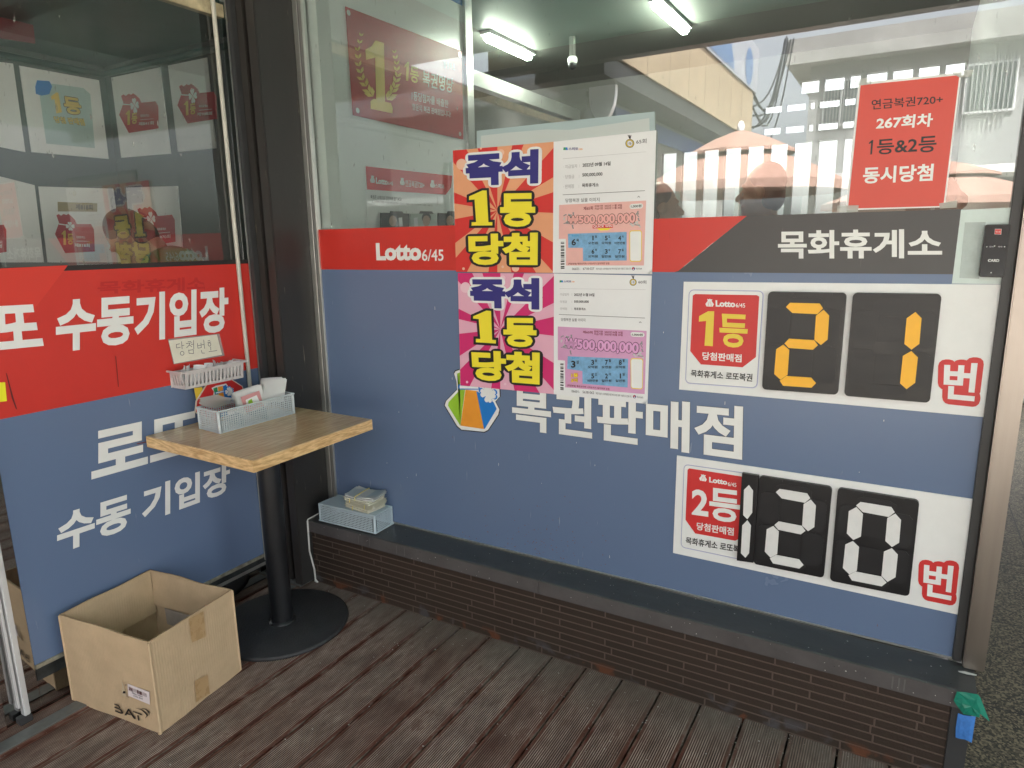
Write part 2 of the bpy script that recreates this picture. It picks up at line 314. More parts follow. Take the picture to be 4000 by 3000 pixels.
class MB:
    def __init__(s): s.v = []; s.f = []; s.m = []; s.sm = []; s.mats = []
    def slot(s, m):
        if m not in s.mats: s.mats.append(m)
        return s.mats.index(m)
    def add(s, vs, fs, m, smooth=False):
        b = len(s.v); k = s.slot(m); s.v += [Vector(v) for v in vs]
        for f in fs: s.f.append([i+b for i in f]); s.m.append(k); s.sm.append(smooth)
        return s
    def poly(s, vs, m): return s.add(vs, [list(range(len(vs)))], m)
    def slab(s, vs, n, th, m):
        """polygon vs given thickness th against its normal n"""
        n = Vector(n); k = len(vs); back = [Vector(v)-n*th for v in vs]
        return s.add(list(vs)+back, [list(range(k)), list(range(2*k-1, k-1, -1))]+[[i, i+k, (i+1) % k+k, (i+1) % k] for i in range(k)], m)
    def box(s, a, b, m, bev=0):
        x0, y0, z0 = a; x1, y1, z1 = b
        if not bev:
            v = [(x0, y0, z0), (x1, y0, z0), (x1, y1, z0), (x0, y1, z0), (x0, y0, z1), (x1, y0, z1), (x1, y1, z1), (x0, y1, z1)]
            return s.add(v, [[0, 3, 2, 1], [4, 5, 6, 7], [0, 1, 5, 4], [1, 2, 6, 5], [2, 3, 7, 6], [3, 0, 4, 7]], m)
        bm = bmesh.new(); bmesh.ops.create_cube(bm, size=1)
        for v in bm.verts: v.co = Vector(((x0+x1)/2+v.co.x*(x1-x0), (y0+y1)/2+v.co.y*(y1-y0), (z0+z1)/2+v.co.z*(z1-z0)))
        bmesh.ops.bevel(bm, geom=bm.edges[:], offset=bev, segments=2, affect='EDGES'); s.frombm(bm, m); return s
    def frombm(s, bm, m, smooth=False):
        bm.verts.index_update(); s.add([v.co.copy() for v in bm.verts], [[v.index for v in f.verts] for f in bm.faces], m, smooth); bm.free()
    def tube(s, path, r, m, n=10, cap=True, smooth=True):
        path = [Vector(p) for p in path]; rs = r if isinstance(r, (list, tuple)) else [r]*len(path); vs = []; k = len(path); ref = None
        for i, p in enumerate(path):
            d = (path[min(i+1, k-1)]-path[max(i-1, 0)]).normalized()
            a = Vector((0, 0, 1)) if abs(d.z) < .9 else Vector((1, 0, 0))
            if ref is not None: a = ref
            e1 = (a-d*a.dot(d)).normalized(); e2 = d.cross(e1); ref = e1
            for j in range(n):
                t = 2*math.pi*j/n; vs.append(p+(e1*math.cos(t)+e2*math.sin(t))*rs[i])
        fs = [[i*n+j, i*n+(j+1) % n, (i+1)*n+(j+1) % n, (i+1)*n+j] for i in range(k-1) for j in range(n)]
        s.add(vs, fs, m, smooth)
        if cap: s.add(vs[:n][::-1], [list(range(n))], m); s.add(vs[-n:], [list(range(n))], m)
        return s
    def lathe(s, c, prof, m, n=48, smooth=True):
        c = Vector(c); vs = []; k = len(prof)
        for r, z in prof:
            for j in range(n): t = 2*math.pi*j/n; vs.append(c+Vector((r*math.cos(t), r*math.sin(t), z)))
        fs = [[i*n+j, i*n+(j+1) % n, (i+1)*n+(j+1) % n, (i+1)*n+j] for i in range(k-1) for j in range(n)]
        s.add(vs, fs, m, smooth); s.add(vs[-n:], [list(range(n))], m); s.add(vs[:n][::-1], [list(range(n))], m)
        return s
    def ell(s, c, rad, m, rot=None, u=16, v=10):
        bm = bmesh.new(); bmesh.ops.create_uvsphere(bm, u_segments=u, v_segments=v, radius=1)
        mtx = Matrix.Translation(Vector(c)) @ (rot.to_4x4() if rot else Matrix()) @ Matrix.Diagonal((*rad, 1))
        bm.transform(mtx); s.frombm(bm, m, True); return s
    def build(s, name, parent=None, loc=None):
        base = Vector(parent['_loc']) if parent is not None else (Vector(loc) if loc is not None else Vector((0, 0, 0)))
        me = bpy.data.meshes.new(name); me.from_pydata([v-base for v in s.v], [], s.f)
        for m in s.mats: me.materials.append(m)
        me.polygons.foreach_set('material_index', s.m); me.polygons.foreach_set('use_smooth', s.sm); me.update()
        o = bpy.data.objects.new(name, me); COL.objects.link(o)
        o['_loc'] = list(base)
        if parent is not None:
            o.parent = parent
        else: o.location = base
        return o
def thing(name, label, cat, loc=(0, 0, 0), group=None):
    o = bpy.data.objects.new(name, None); COL.objects.link(o); o.location = loc; o['_loc'] = list(loc)
    o.empty_display_size = .05
    o['label'] = label; o['category'] = cat
    if group: o['group'] = group
    return o
def tag(o, label, cat, group=None):
    o['label'] = label; o['category'] = cat
    if group: o['group'] = group
    return o
def struct(o, kind='structure'): o['kind'] = kind; return o

# lettering: Blender's own built-in typeface, turned into flat mesh and fitted to a quad
_TC = {}
def glyphs(body, bold, outline):
    k = (body, bold, outline)
    if k in _TC: return _TC[k]
    def get(off, tube):
        c = bpy.data.curves.new('t', 'FONT'); c.body = body; c.resolution_u = 3; c.offset = off
        if tube: c.fill_mode = 'NONE'; c.bevel_depth = tube; c.bevel_resolution = 1
        o = bpy.data.objects.new('t', c); COL.objects.link(o)
        dg = bpy.context.evaluated_depsgraph_get(); me = bpy.data.meshes.new_from_object(o.evaluated_get(dg))
        r = ([v.co.copy() for v in me.vertices], [list(p.vertices) for p in me.polygons])
        bpy.data.objects.remove(o); bpy.data.curves.remove(c); bpy.data.meshes.remove(me)
        return r
    fv, ff = get(0, 0); fill = (fv, ff)
    parts = [fill]
    if bold: tv, tf = get(0, bold); parts.append((tv, tf))
    bx = [v.x for p in parts for v in p[0]]; by = [v.y for p in parts for v in p[0]]
    box = (min(bx), max(bx), min(by), max(by))
    out = None
    if outline:
        rad = bold+outline; vs, fs = list(fv), [list(f) for f in ff]; cnt = {}
        for f in ff:
            for i in range(len(f)): e = tuple(sorted((f[i], f[(i+1) % len(f)]))); cnt[e] = cnt.get(e, 0)+1
        edges = [e for e, c in cnt.items() if c == 1]; on = sorted({i for e in edges for i in e}); j = 0
        for p, q in edges:
            d_ = fv[q]-fv[p]
            if d_.length < 1e-6: continue
            n_ = Vector((-d_.y, d_.x, 0)).normalized()*rad; j += 1; z = Vector((0, 0, (j % 61)*1e-5+1e-5)); k0 = len(vs)
            vs += [fv[p]+n_+z, fv[p]-n_+z, fv[q]-n_+z, fv[q]+n_+z]; fs.append([k0, k0+1, k0+2, k0+3])
        for p in on:
            j += 1; z = (j % 67)*1e-5+1e-5; k0 = len(vs)
            vs += [fv[p]+Vector((rad*math.cos(i*math.pi/6), rad*math.sin(i*math.pi/6), z)) for i in range(12)]; fs.append(list(range(k0, k0+12)))
        out = [(vs, fs)]
    def norm(ps):
        return [([((v.x-box[0])/(box[1]-box[0]), (v.y-box[2])/(box[3]-box[2]), v.z) for v in vs], fs) for vs, fs in ps]
    res = (norm(parts), norm(out) if out else None)
    _TC[k] = res; return res
def text(mb, body, quad, m, bold=.02, outline=0, om=None, out_off=None, flip=False):
    """quad: four world points TL, TR, BR, BL of the ink; letters lie in its plane, raised a hair"""
    tl, tr, br, bl = [Vector(q) for q in quad]
    n = (bl-tl).cross(tr-tl).normalized()
    if n.dot(CAM-tl) < 0: n = -n
    fill, out = glyphs(body, bold, outline)
    def put(ps, mm, lift, zs=.004):
        for vs, fs in ps:
            w_ = []
            for u, v, z in vs:
                top = tl+(tr-tl)*u; bot = bl+(br-bl)*u
                w_.append(bot+(top-bot)*v+n*(lift+max(-.0002, min(.00068, z*zs))))
            mb.add(w_, fs, mm)
    if out: put(out, om, 0, .9)
    put(fill, m, .0009 if out else 0)
def tx(mb, body, c, quad, plane, off, m, bold=.02, outline=0, om=None):
    text(mb, body, pts(c, quad, plane, off), m, bold, outline, om)
def rect(x0, y0, x1, y1): return [(x0, y0), (x1, y0), (x1, y1), (x0, y1)]
def lerp(a, b, t): return a+(b-a)*t
def bil(q, u, v):
    """quad TL TR BR BL"""
    return lerp(lerp(q[0], q[1], u), lerp(q[3], q[2], u), v)
def rrect(u0, v0, u1, v1, r, asp=1, n=4):
    """rounded rectangle in unit coordinates; asp = height of unit / width of unit"""
    o = []
    for cx, cy, a0 in ((u1-r, v0+r/asp, -90), (u1-r, v1-r/asp, 0), (u0+r, v1-r/asp, 90), (u0+r, v0+r/asp, 180)):
        for i in range(n+1):
            a = R_(a0+90*i/n); o.append((cx+r*math.cos(a), cy+r/asp*math.sin(a)))
    return o
def heart_clover(c, ex, ey, r):
    """four heart petals around c as polygons in the plane ex, ey"""
    out = []; q = [(.03, 0), (.5, -.40), (.75, -.50), (.98, -.36), (1.02, -.13), (.88, 0), (1.02, .13), (.98, .36), (.75, .50), (.5, .40)]
    for k in range(4):
        a0 = R_(90*k)
        ca, sa = math.cos(a0), math.sin(a0)
        out.append([c+ex*((x*ca-y*sa)*r)+ey*((x*sa+y*ca)*r) for x, y in q])
    return out
def circle(c, ex, ey, r, n=24): return [c+ex*(r*math.cos(2*math.pi*i/n))+ey*(r*math.sin(2*math.pi*i/n)) for i in range(n)]
RX, RZ = Vector((1, 0, 0)), Vector((0, 0, 1)); LY = Vector((0, 1, 0))
def grow(P, r):
    """px outline pushed outwards by r (mitred)"""
    A = sum(P[i][0]*P[(i+1) % len(P)][1]-P[(i+1) % len(P)][0]*P[i][1] for i in range(len(P))); sg = 1 if A > 0 else -1; o = []
    for i in range(len(P)):
        (x0, y0), (x1, y1), (x2, y2) = P[i-1], P[i], P[(i+1) % len(P)]
        a = math.hypot(x1-x0, y1-y0); b_ = math.hypot(x2-x1, y2-y1); n1 = ((y1-y0)/a*sg, -(x1-x0)/a*sg); n2 = ((y2-y1)/b_*sg, -(x2-x1)/b_*sg)
        k = r/max(.35, 1+n1[0]*n2[0]+n1[1]*n2[1]); o.append((x1+(n1[0]+n2[0])*k, y1+(n1[1]+n2[1])*k))
    return o
def one(mb, c, P, plane, off, m, r=0, om=None):
    if r: mb.poly(pts(c, grow(P, r), plane, off), om)
    mb.poly(pts(c, P, plane, off+(.0007 if r else 0)), m)
def bag_icon(mb, q, m, gap):
    """small tied money bag in the quad q (TL TR BR BL)"""
    P = [(.18, .02), (.34, .08), (.50, .0), (.66, .08), (.82, .03), (.74, .28), (1.0, .68), (.86, 1), (.14, 1), (0, .68), (.26, .28)]
    mb.poly([bil(q, *p) for p in P], m)
    n = (q[3]-q[0]).cross(q[1]-q[0]).normalized()*-1
    if n.dot(CAM-q[0]) < 0: n = -n
    for a, b in (((.42, .34), (.30, .98)), ((.58, .34), (.70, .98))):
        mb.poly([bil(q, *p)+n*.0005 for p in ((a[0], a[1]), (a[0]+.035, a[1]), (b[0]+.035, b[1]), (b[0], b[1]))], gap)

# ------------------------------------------------------------------ ground, deck, pavement
g = MB(); g.poly([(-400, -400, -.12), (400, -400, -.12), (400, 400, -.12), (-400, 400, -.12)], mat('courtyard_paving', (.44, .41, .36), .8, var=.25, vscale=.8))
struct(g.build('ground'))
d = MB(); X0 = -1.772-.1321*6
for i in range(23):
    x = X0+i*.1321
    if x > .24: break
    d.box((x+.003, -1.6, -.03), (min(x+.1291, .24), 1.94, random.uniform(-.0008, .0008)), deck_m, .0025)
o = struct(d.build('deck'))
d = MB(); d.box((-2.6, -1.6, -.11), (.24, 2.1, -.036), mat('deck_underside', (.012, .010, .009), .9)); struct(d.build('deck_base'))
d = MB(); d.box((.246, -3, -.11), (6, 12, -.02), granite_m); struct(d.build('pavement'))

# ------------------------------------------------------------------ low tiled wall with ledge
low = thing('low_wall', 'low brown brick-pattern wall topped by a dark slate metal ledge, under the blue shop window', 'wall', (-.95, 1.94, 0))
b = MB(); b.box((-2.149, 1.94, -.03), (.2, 2.03, .243), siding_m); b.build('siding_panel', low)
b = MB()
prof = [(1.92, .2435), (1.92, .292), (1.924, .2955), (2.047, .302), (2.047, .2435)]
for x0, x1 in ((-2.149, -1.0225), (-1.0205, .25)):
    k = len(prof); vs = [(x0, y, z) for y, z in prof]+[(x1, y, z) for y, z in prof]
    fs = [[i, i+k, (i+1) % k+k, (i+1) % k] for i in range(k)]
    bb = len(b.v); b.add(vs, fs[:1], flash2); b.f += [[i+bb for i in f] for f in fs[1:]]; b.m += [b.slot(flash)]*(k-1); b.sm += [False]*(k-1)
    b.add(vs, [list(range(k))[::-1], list(range(k, 2*k))], flash2)
b.build('ledge', low)
b = MB()
for x, y, z, ax in ((-1.03, 1.9195, .262, 0), (-2.08, 1.9195, .272, 0), (-.62, 1.9195, .27, 0), (-.98, 2.0, .3005, 1), (.10, 2.0, .3005, 1), (-.55, 1.985, .2995, 1)):
    b.ell((x, y, z), (.004, .0025, .004) if ax == 0 else (.005, .005, .002), flash2, u=8, v=6)
b.build('screw', low)
b = MB(); b.box((.2005, 1.935, -.03), (.246, 2.03, .2425), frame_dark, .002); b.build('corner_trim', low)
b = MB()
b.tube([(-2.1475, 2.046, .304), (-2.146, 1.985, .3015), (-2.146, 1.921, .2975), (-2.1455, 1.9175, .29), (-2.1475, 1.9175, .15), (-2.1465, 1.935, .06), (-2.1465, 1.9365, .002)], [.002, .0025, .003, .004, .0036, .004, .0036], sealant, 8)
b.tube([(-2.1465, 1.9365, .004), (-2.13, 1.933, .001)], [.006, .004], sealant, 8)
b.build('sealant_bead', low)
b = MB(); b.poly(pts('L', [(1640, 708), (1700, 712), (1805, 742), (1800, 752), (1720, 740), (1650, 720)], (Vector((0, 0, .3015)), Vector((0, 0, 1)))), sealant); b.build('sealant_smear', low)

rr = random.Random(21); fl_m = mat('pale_fleck', (.55, .54, .50), .7); fl_d = mat('dark_fleck', (.02, .018, .015), .8)
def fleck(mb, c, ex, ey, nrm, r_, m):
    k = rr.choice((5, 6, 7)); a0 = rr.uniform(0, 6); st_ = rr.uniform(.35, 1)
    P_ = [c+ex*(r_*math.cos(a0+6.2832*i/k)*rr.uniform(.6, 1.2))+ey*(r_*st_*math.sin(a0+6.2832*i/k)*rr.uniform(.6, 1.2))+nrm*(.0006 if i % 2 else .0012) for i in range(k)]
    mb.poly(P_, m)
b = MB()
for i in range(130):
    x_ = rr.uniform(-2.1, .24); y_ = 1.926+.118*rr.random(); fleck(b, Vector((x_, y_, .2956+(y_-1.924)*.053)), RX, LY, RZ, rr.uniform(.0007, .0026), fl_m if rr.random() < .6 else fl_d)
for i in range(60):
    fleck(b, Vector((rr.uniform(-2.1, .24), 1.9197, rr.uniform(.246, .291))), RX, RZ, -LY, rr.uniform(.0007, .0022), fl_m if rr.random() < .7 else fl_d)
for x_ in (-1.86, -1.80, -1.66, -1.62, .06, .075, .088):                   # dried drips on the lip
    b.poly([Vector((x_, 1.9194, .286)), Vector((x_+.004, 1.9194, .286)), Vector((x_+.0035, 1.9194, .25-rr.random()*.003)), Vector((x_+.0005, 1.9194, .25))], mat('dried_drip', (.13, .125, .12), .6))
o = b.build('dust_flecks', low); o['kind'] = 'stuff'
b = MB()
for i in range(420):
    x_ = rr.uniform(-2.25, .22); y_ = 1.93-abs(rr.gauss(0, .25)) if i < 260 else rr.uniform(.5, 1.9)
    if rr.random() < .4: x_ = X0+.1321*round((x_-X0)/.1321)+rr.gauss(0, .006)
    fleck(b, Vector((x_, y_, .0008)), RX, LY, RZ, rr.uniform(.0008, .0032), fl_m if rr.random() < .75 else mat('brown_crumb', (.16, .09, .05), .8))
o = struct(b.build('grit'), 'stuff')

# ------------------------------------------------------------------ column in the corner
cl = thing('column', 'dark charcoal boxed metal column standing in the corner between the two shop windows', 'column', (-2.22, 1.96, 0))
ZT = 2.62
b = MB(); b.box((-2.19, 1.872, .012), (-2.15, 2.0585, ZT), col_m, .002); b.box((-2.288, 1.905, .012), (-2.19, 2.055, ZT), col_m2); b.build('shaft', cl)
b = MB(); b.box((-2.1925, 1.866, .012), (-2.151, 1.8715, ZT), col_m2, .001); b.box((-2.265, 1.88, .012), (-2.225, 1.904, ZT), col_m2, .003); b.build('cover_strip', cl)
b = MB(); b.box((-2.289, 1.858, .012), (-2.266, 1.904, ZT), frame_dark, .002); b.build('edge_angle', cl)
b = MB(); b.box((-2.2925, 1.855, .1), (-2.2895, 1.904, ZT), alu); b.build('bright_edge', cl)
b = MB(); b.box((-2.29, 1.87, -.004), (-2.17, 2.0, .0115), strip_m, .002); b.build('base_plate', cl)

# ------------------------------------------------------------------ right-hand window with vinyl film
win = thing('shop_window', 'big window with slate blue vinyl below, a red and charcoal stripe across it and clear glass above', 'window', (-.95, 2.06, .3))
b = MB(); b.poly([(-2.10, 2.062, .302), (.205, 2.062, .302), (.205, 2.062, 2.62), (-2.10, 2.062, 2.62)], glassR); b.build('glass', win)
b = MB()
b.box((-2.1495, 2.052, .302), (-2.126, 2.075, ZT), alu, .0015)
b.box((-2.1255, 2.056, .302), (-2.118, 2.075, ZT), mat('grey_gasket', (.20, .19, .20), .5))
b.box((-2.1175, 2.050, .302), (-2.100, 2.075, ZT), alu, .0015)
b.box((-2.1, 2.0545, .3025), (.2, 2.0605, .3075), alu)
b.build('side_frame', win)
b = MB(); b.box((.2, 2.046, .3045), (.2215, 2.09, ZT), frame_dark, .002); b.build('dark_frame', win)
FZ0, FZ1, FZ2 = .3078, 1.3555, 1.5155
b = MB(); b.poly([(-2.0995, 2.0585, FZ0), (.1995, 2.0585, FZ0), (.1995, 2.0585, FZ1), (-2.0995, 2.0585, FZ1)], slate); b.build('blue_film', win)
xr0 = at('D', 195, 1410, 'R').x; xr1 = at('J', 95, 35, 'R').x; xe = at('O', 510, 395, 'R').x; xe2 = at('O', 395, 1350, 'R').x
b = MB(); b.poly([(-2.0995, 2.0583, FZ1), (xr1-.02, 2.0583, FZ1), (xr1-.008, 2.0583, FZ1+.004), (xr0, 2.0583, FZ2), (-2.0995, 2.0583, FZ2)], red); b.build('red_stripe', win)
b = MB(); b.poly([(xr1-.0195, 2.0581, FZ1-.0002), (xe2, 2.0581, FZ1-.0002), (xe, 2.0581, FZ2), (xr0+.0005, 2.0581, FZ2), (xr1-.0075, 2.0581, FZ1+.004)], dark); b.build('charcoal_stripe', win)
b = MB()
tx(b, 'Lotto', 'S', [(898, 392), (1602, 386), (1602, 664), (910, 662)], 'R', .0035, letterw, .05)
tx(b, '6/45', 'S', [(1612, 490), (1945, 490), (1945, 668), (1612, 668)], 'R', .0035, letterw, .012)
tx(b, '목화휴게소', 'T', [(55, 292), (1922, 270), (1922, 608), (55, 612)], 'R', .0035, letterw, .028)
b.build('stripe_lettering', win)
b = MB()
tx(b, '복권판매점', 'Q', [(528, 195), (2112, 330), (2105, 700), (528, 480)], 'R', .0033, letterw, .03, .006, black)
b.build('shop_lettering', win)
# pouch emblem
b = MB(); LIM = mat('lime_print', (.30, .55, .03), .4, var=.1); ORG = mat('orange_print', (.85, .33, .03), .4, var=.1); BLU = mat('bright_blue_print', (.012, .20, .62), .4, var=.1)
GRN = mat('green_print', (.03, .30, .10), .4)
outl = [(165, 80), (140, 88), (130, 105), (146, 160), (150, 215), (75, 292), (66, 322), (150, 462), (180, 488), (335, 503), (362, 490), (432, 385), (440, 350), (412, 296), (443, 262), (440, 205), (400, 185), (300, 170)]
P = pts('Q', outl, 'R', .0024); cc = sum(P, Vector())/len(P)
b.poly([cc+(p-cc)*1.035+Vector((0, .0002, 0)) for p in P], black); b.poly(P, letterw)
b.poly(pts('Q', [(170, 95), (150, 105), (162, 160), (166, 200), (205, 214), (172, 462), (88, 324), (92, 300), (165, 220)], 'R', .0030), LIM)
b.poly(pts('Q', [(208, 214), (292, 224), (334, 482), (332, 484), (178, 462), (174, 458)], 'R', .0032), ORG)
b.poly(pts('Q', [(282, 224), (330, 250), (400, 300), (422, 346), (340, 484), (334, 482)], 'R', .0034), BLU)
b.poly(pts('Q', [(160, 178), (300, 190), (312, 214), (165, 214), (156, 196)], 'R', .0038), BLU); b.poly(pts('Q', [(168, 186), (296, 196), (296, 208), (168, 206)], 'R', .0042), letterw)
for h in heart_clover(at('Q', 362, 242, 'R', .0040), RX, RZ, .040): b.poly(h, BLU)
for h in heart_clover(at('Q', 362, 242, 'R', .0046), RX, RZ, .033): b.poly(h, letterw)
b.build('pouch_emblem', win)
# translucent mint film beside the reader
MINT = mat('mint_frosted_film', (.66, .77, .74), .35, trans=.06, var=.08, vscale=12)
b = MB(); b.poly(pts('O', [(512, 396), (1180, 366), (1078, 1364), (392, 1352)], 'R', .0025), MINT)
b.poly(pts('O', [(560, 560), (830, 555), (745, 1290), (490, 1280)], 'R', .0030), mat('paler_mint_film', (.62, .70, .68), .4, trans=.35, var=.15, vscale=30)); b.build('frosted_film', win)
# rust specks and scuffs low on the film
b = MB(); rust = mat('rust_speck', (.16, .045, .02), .7); scuff = mat('white_scuff', (.7, .72, .72), .6)
for i in range(170):
    px = random.gauss(1270, 130) if i < 140 else random.uniform(900, 1740); py = 640-abs(random.gauss(0, 130)) if i < 140 else random.uniform(250, 640)
    c = at('M', px, py-(1270-px)*.21 if px < 1270 else py+(px-1270)*.1, 'R', .0028)
    if c.z < .315 or c.x > .15: continue
    r = random.uniform(.0008, .0019); b.poly(circle(c, RX, RZ, r, 7), rust)
for i in range(45):
    c = Vector((random.uniform(-2.0, .15), 2.0572, random.uniform(.33, 1.3))); h = random.uniform(.002, .012)
    b.poly([c, c+RX*.0012, c+RX*.0012+RZ*h, c+RZ*h], scuff if random.random() < .7 else rust)
b.build('specks', win)

# ------------------------------------------------------------------ stainless corner post
b = MB(); b.box((.2225, 2.022, .3035), (.272, 2.09, ZT+.1), steel, .003)
tag(b.build('corner_post', loc=None), 'tall brushed steel corner post at the right end of the blue window', 'post')

# ------------------------------------------------------------------ left booth window
lw = thing('booth_window', 'glazed booth front on the left with red and blue vinyl and white Korean lettering', 'window', (-2.30, 1.35, 0))
b = MB(); b.poly([(-2.304, -1.6, 1.40), (-2.304, 1.88, 1.40), (-2.304, 1.88, 2.29), (-2.304, -1.6, 2.29)], glassL)
b.poly([(-2.304, -1.6, 2.335), (-2.304, 1.88, 2.335), (-2.304, 1.88, 2.62), (-2.304, -1.6, 2.62)], glassL); b.build('glass', lw)
b = MB(); b.box((-2.33, -1.6, 2.29), (-2.297, 1.855, 2.335), mat('rusty_cream_rail', (.50, .42, .27), .6, var=.5, vscale=14, speck=.9, scol=(.12, .05, .02, 1)), .002); b.build('top_rail', lw)
b = MB(); b.box((-2.303, .90, .155), (-2.300, 1.86, .960), slate); b.build('blue_film', lw)  # past the upright, the film stands in for its own mirror image
b = MB(); q = [(-2.2985, .90, .9602), (-2.2985, 1.86, .9602), (-2.2985, 1.86, 1.40), (-2.2985, .90, 1.40)]
b.slab([Vector(v)-RX*.0005 for v in q], (1, 0, 0), .003, red); b.build('red_film', lw)  # the strip past the upright paints the reflection of the red film
b = MB(); b.poly([(-2.2985, .90, 1.386), (-2.2985, 1.86, 1.386), (-2.2985, 1.86, 1.402), (-2.2985, .90, 1.402)], mat('black_film_edge', (.02, .018, .018), .5)); b.build('film_edge', lw)
b = MB(); b.box((-2.31, .90, .140), (-2.296, 1.857, .1545), mat('tarnished_sill', (.40, .38, .30), .4, metal=.5, var=.5, vscale=30), .0015)
b.box((-2.31, .90, .098), (-2.299, 1.857, .1395), mat('blackened_rail', (.04, .045, .045), .4, metal=.3, var=.6, vscale=22), .0015)
b.box((-2.2989, 1.02, .104), (-2.2975, 1.857, .118), alu); b.build('bottom_rail', lw)
b = MB(); b.box((-2.308, .9015, -.03), (-2.302, 1.857, .0975), mirror_m); b.build('kick_plate', lw)
b = MB(); b.box((-2.308, .80, -.03), (-2.302, .8995, 1.398), mirror_m); b.build('dark_pane', lw)
b = MB(); b.tube([(-2.290, 1.805, .13), (-2.290, 1.805, 2.6)], .0085, mat('cream_painted_rod', (.56, .54, .47), .35, var=.2, vscale=12, stretch=(1, 1, .2)), 10); b.build('upright', lw)
b = MB()
LW = .0030
tx(b, '또', 'E', [(-45, 326), (236, 312), (284, 582), (-45, 614)], 'L', LW, letterw, .038)
tx(b, '수동기입장', 'E', [(362, 277), (1480, 202), (1480, 487), (362, 628)], 'L', LW, letterw, .038)
b.build('red_film_lettering', lw)
b = MB()
tx(b, '로또', 'E', [(592, 1143), (1290, 991), (1290, 1253), (592, 1449)], 'L', LW, letterw, .032)
tx(b, '수동 기입장', 'X', [(223, 2008), (898, 1806), (898, 1921), (223, 2167)], 'L', LW, letterw, .034)
b.build('blue_film_lettering', lw)
b = MB(); tx(b, '목화휴게소', 'E', [(632, 165), (1330, 130), (1330, 222), (632, 247)], 'L', .0022, red2, .03); b.build('ghost_lettering', lw)
b = MB(); b.poly(pts('E', [(-10, 820), (33, 818), (45, 940), (-10, 948)], 'L', .003), mat('lemon_sticker', (.85, .80, .02), .4)); b.build('yellow_patch', lw)
b = MB(); b.poly(pts('E', [(-30, 82), (440, 60), (180, 400), (-30, 620)], 'L', .0018), mat('brighter_red_tone', (.66, .045, .03), .3)); b.build('red_wedge', lw)  # brighter red wedge over the upper left of the red film
# scratch marks, and a painted shadow and smudge line by the table corner
b = MB(); sc = mat('dark_scratch_and_shadow', (.14, .02, .02), .6)
for l in ([(747, 648), (752, 650), (770, 848), (766, 848)], [(38, 758), (44, 760), (88, 920), (112, 996), (102, 990), (76, 920)], [(885, 1215), (950, 1202), (948, 1208), (890, 1220)]): b.poly(pts('E', l, 'L', .0032), sc)
b.build('scratches_and_shadow', lw)
# door stile at far left
ds = thing('door_edge', 'shiny white metal door edge at the lower left, beside the cardboard box', 'door', (-2.28, .83, 0))
b = MB(); b.box((-2.293, .838, .022), (-2.268, .856, 1.9), mat('white_polished_metal', (.80, .80, .80), .18, metal=.4), .003); b.build('stile', ds)
b = MB(); b.box((-2.290, .826, .055), (-2.272, .833, 1.9), M('white_polished_metal'), .002); b.build('seal_strip', ds)
b = MB(); b.box((-2.295, .822, -.001), (-2.266, .858, .0215), frame_dark, .002); b.build('foot', ds)
b = MB(); b.box((-2.238, -1.6, -.002), (-2.186, 1.86, .004), strip_m, .001)
tag(b.build('threshold_strip'), 'flat grey metal threshold strip running along the deck under the cardboard box', 'strip')

# ------------------------------------------------------------------ prize posters on the right window
def rays(mb, quad, cen, mA, mB, n=22, ph=0.1):
    """sunburst clipped to the quad (unit coordinates)"""
    cu, cv = cen
    def edge(a):
        du, dv = math.cos(a), math.sin(a); t = 9
        if du > 1e-6: t = min(t, (1-cu)/du)
        if du < -1e-6: t = min(t, -cu/du)
        if dv > 1e-6: t = min(t, (1-cv)/dv)
        if dv < -1e-6: t = min(t, -cv/dv)
        return (cu+du*t, cv+dv*t)
    cor = sorted([(math.atan2(y-cv, x-cu) % (2*math.pi), (x, y)) for x, y in ((0, 0), (1, 0), (1, 1), (0, 1))])
    for k in range(n):
        a0 = ph+2*math.pi*k/n+(.06 if k % 3 else -.04); a1 = ph+2*math.pi*(k+1)/n+(.06 if (k+1) % n % 3 else -.04)
        P = [(cu, cv), edge(a0)]
        for ca, c in cor:
            for s in (0, 2*math.pi):
                if a0 < ca+s < a1: P.append(c)
        P.append(edge(a1)); mb.poly([bil(quad, *p) for p in P], mA if k % 2 else mB)
def ell_px(mb, c, x, y, rx, ry, plane, off, m, n=20): mb.poly([at(c, x+rx*math.cos(2*math.pi*i/n), y+ry*math.sin(2*math.pi*i/n), plane, off) for i in range(n)], m)
def barcode(mb, c, quad, plane, off, m, n, seed, vertical=True):
    rr = random.Random(seed); q = pts(c, quad, plane, off); t = 0; e = [0]
    while len(e) < n*2: e.append(e[-1]+rr.choice((1, 1, 2, 3)))
    for i in range(0, len(e)-1, 2):
        a, bb = e[i]/e[-1], e[i+1]/e[-1]
        P = [(a, 0), (bb, 0), (bb, 1), (a, 1)] if vertical else [(0, a), (1, a), (1, bb), (0, bb)]
        mb.poly([bil(q, *p) for p in P], m)
